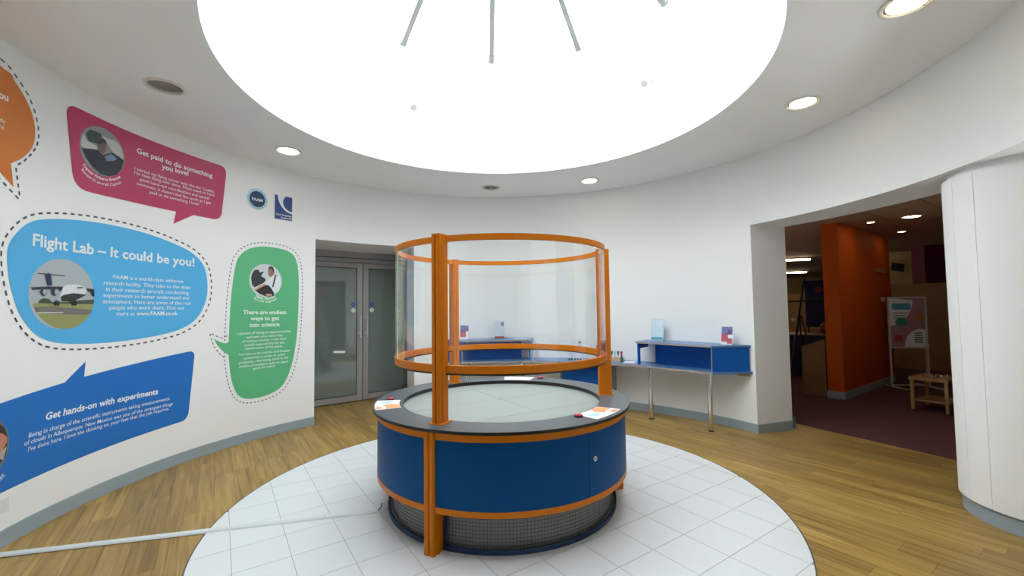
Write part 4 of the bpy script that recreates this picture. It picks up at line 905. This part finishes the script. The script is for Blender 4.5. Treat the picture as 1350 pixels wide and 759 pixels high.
# low pine table with marbles
ex1, ex2 = Vector((0.475, -0.88, 0)).normalized(), Vector((0.88, 0.475, 0)).normalized()
T1 = Vector((5.632, 2.53, 0)); TB = empty('low_table', T1+Vector((0,0,0.0015)), label='low pine side table with lower shelf beside the poster stand', cat='table')
W, Dp = 0.37, 0.50
def tbox(nm, u0, u1, v0, v1, z0, z1): return MB().obox(ex1*u0+ex2*v0+Vector((0,0,z0)), ex1*(u1-u0), ex2*(v1-v0), (0,0,z1-z0)).build(nm, PINE, TB)
tbox('table_top', -0.03, W+0.01, -0.02, Dp+0.02, 0.405, 0.445); tbox('lower_shelf', 0.0, W-0.02, 0.0, Dp, 0.125, 0.143)
for u in (-0.018, W-0.036):
    for v in (-0.01, Dp-0.03): tbox('leg', u, u+0.035, v, v+0.035, 0.0, 0.405)
for k in range(9):
    p = T1+ex1*random.uniform(0.04, W-0.05)+ex2*(0.12+0.035*k); r = 0.016
    MB().ball((p.x, p.y, 0.4475+r), r, 12, 8).build('marble', mat('marble_glass_%d' % (k % 3), [(0.7,0.7,0.72),(0.05,0.05,0.08),(0.35,0.1,0.1)][k % 3], 0.05), label=['pale shiny marble','black shiny marble','dark red shiny marble'][k % 3]+' lying on the low pine table', cat='marble', group='marbles on the low table')
# wooden cabinet against the orange wall
Cb = Pp+nn+E2*0.03+E1*0.04; Ca = Cb+E2*0.33; cd_ = (Cb-Ca).normalized(); cn_ = E1*0.42
CW = (Cb-Ca).length
vs = [(0,0,0), (CW,0,0), (CW,0,0.90), (0,0,0.76)]
f0 = [cd_*x+Vector((0,0,z+0.0015)) for x, _, z in vs]; f1 = [p+cn_ for p in f0]
CBN = empty('display_plinth', Ca, label='wooden plinth with sloping top standing against the orange wall', cat='plinth')
MB().add(f0+f1, [(0,1,2,3),(7,6,5,4),(0,4,5,1),(1,5,6,2),(2,6,7,3),(3,7,4,0)]).build('body', mat('plinth_wood', (0.22, 0.115, 0.035), 0.6, noise=(4, 0.12)), CBN)
tpv = [f0[3], f0[2], f1[2], f1[3]]; MB().add([p+Vector((0,0,0.001)) for p in tpv]+[p+Vector((0,0,0.016)) for p in tpv], [(3,2,1,0),(4,5,6,7),(0,1,5,4),(1,2,6,5),(2,3,7,6),(3,0,4,7)]).build('sloping_top', mat('plinth_top', (0.10, 0.05, 0.02), 0.5), CBN)
# knob and plate on the orange wall
ow = lambda px, z: None
od = (Qq-Pp).normalized(); on_ = -nn.normalized()
def on_orange(mb, u0, u1, z0, z1, th): return mb.obox(Pp+od*u0+on_*0.0005+Vector((0,0,z0)), od*(u1-u0), on_*th, (0,0,z1-z0))
on_orange(MB(), 2.0, 2.06, 1.50, 1.58, 0.05).build('wall_knob', AL2, OW)
on_orange(MB(), 1.80, 2.25, 2.02, 2.09, 0.03).build('wall_plate', mat('plate_tan', (0.35, 0.22, 0.10), 0.6), label='slim tan plate fixed high on the orange wall', cat='plate')
# speaker on the cream wall
_r = Vector(ray(1187, 354)); _c = Vector(CAM); _t = E1.dot(Bp+E1*1.195-_c)/E1.dot(_r)
SPK = empty('wall_speaker', _c+_r*_t, label='small black loudspeaker bracketed to the cream wall', cat='speaker')
MB().obox(-E1*0.24-E2*0.11+Vector((0,0,-0.10)), E2*0.20+Vector((0,0,0.05)), -E1*0.16, (0.03,0.0,0.19)).build('cabinet', BLACK, SPK); MB().tube((0,0,0), -E1*0.31, 0.02, 8).build('bracket', BLACK, SPK)
# far left of the gallery: blue display board, dark stand, blue desk
def far(px, dist): r = ray(px, 405); h = math.hypot(r[0], r[1]); return Vector((CAM[0]+r[0]/h*dist, CAM[1]+r[1]/h*dist, 0))
p = far(1080, 13.0); r_ = far(1080, 1)-Vector((CAM[0], CAM[1], 0)); tt = Vector((r_.y, -r_.x, 0)).normalized(); ff = Vector((r_.x, r_.y, 0)).normalized()
BD = empty('display_board', p, label='dark blue display board with red emblem far inside the gallery', cat='board')
bdy = MB().obox(-tt*0.28+Vector((0,0,0.9)), tt*0.75, ff*0.06, (0,0,1.15)).build('panel', mat('deep_blue_board', (0.012, 0.018, 0.10), 0.5), BD); MB().tube((tt*0.0-ff*0.002+Vector((0,0,1.82))), (-ff*0.006+Vector((0,0,1.82))), 0.08, 20).build('red_emblem', mat('red_emblem', (0.35, 0.02, 0.05), 0.5), bdy)
for u in (-0.25, 0.42): MB().obox(tt*u+Vector((0,0,0.0015)), tt*0.04, ff*0.04, (0,0,0.8985)).build('leg', BLACK, BD)
p = far(1066, 11.0); BDK = empty('exhibit_bench', p, label='dark blue bench with round red object far inside the gallery', cat='bench')
MB().obox(-tt*0.75+Vector((0,0,0.0015)), tt*1.25, ff*0.6, (0,0,0.80)).build('body', mat('navy_bench', (0.012, 0.02, 0.08), 0.5), BDK); MB().obox(-tt*0.78-ff*0.03+Vector((0,0,0.8015)), tt*1.31, ff*0.66, (0,0,0.03)).build('bench_top', mat('bench_top', (0.12, 0.08, 0.06), 0.5), BDK)
MB().ball(tt*0.28+ff*0.25+Vector((0,0,0.95)), 0.12, 14, 9).build('red_dome', mat('dim_red', (0.25, 0.02, 0.02), 0.4), BDK)
p = far(1054, 10.4); TR = empty('tripod_stand', p, label='slanted black tripod stand with white lamp head in the gallery', cat='stand')
MB().tube(-tt*0.20+Vector((0,0,0.0015)), tt*0.10+Vector((0,0,2.0)), 0.022, 8).build('slanted_pole', BLACK, TR); MB().tube(tt*0.25+Vector((0,0,0.0015)), tt*0.02+Vector((0,0,1.25)), 0.016, 8).build('leg', BLACK, TR); MB().tube(ff*0.3+Vector((0,0,0.0015)), tt*0.0+Vector((0,0,1.25)), 0.016, 8).build('leg', BLACK, TR)
MB().tube(-tt*0.35+Vector((0,0,1.52)), tt*0.45+Vector((0,0,1.55)), 0.018, 8).build('cross_bar', BLACK, TR); MB().ball(-tt*0.10-ff*0.05+Vector((0,0,1.16)), 0.05, 12, 8, 0.6).build('lamp_head', mat('lamp_white', (0.8, 0.8, 0.78), 0.3), TR)
MB().obox(far(1074, 15.0)-tt*0.9+Vector((0,0,0.0)), tt*0.06, ff*0.06, (0, 0, GZ)).build('gallery_post', BLACK, label='thin black post in front of the cream far wall', cat='post')
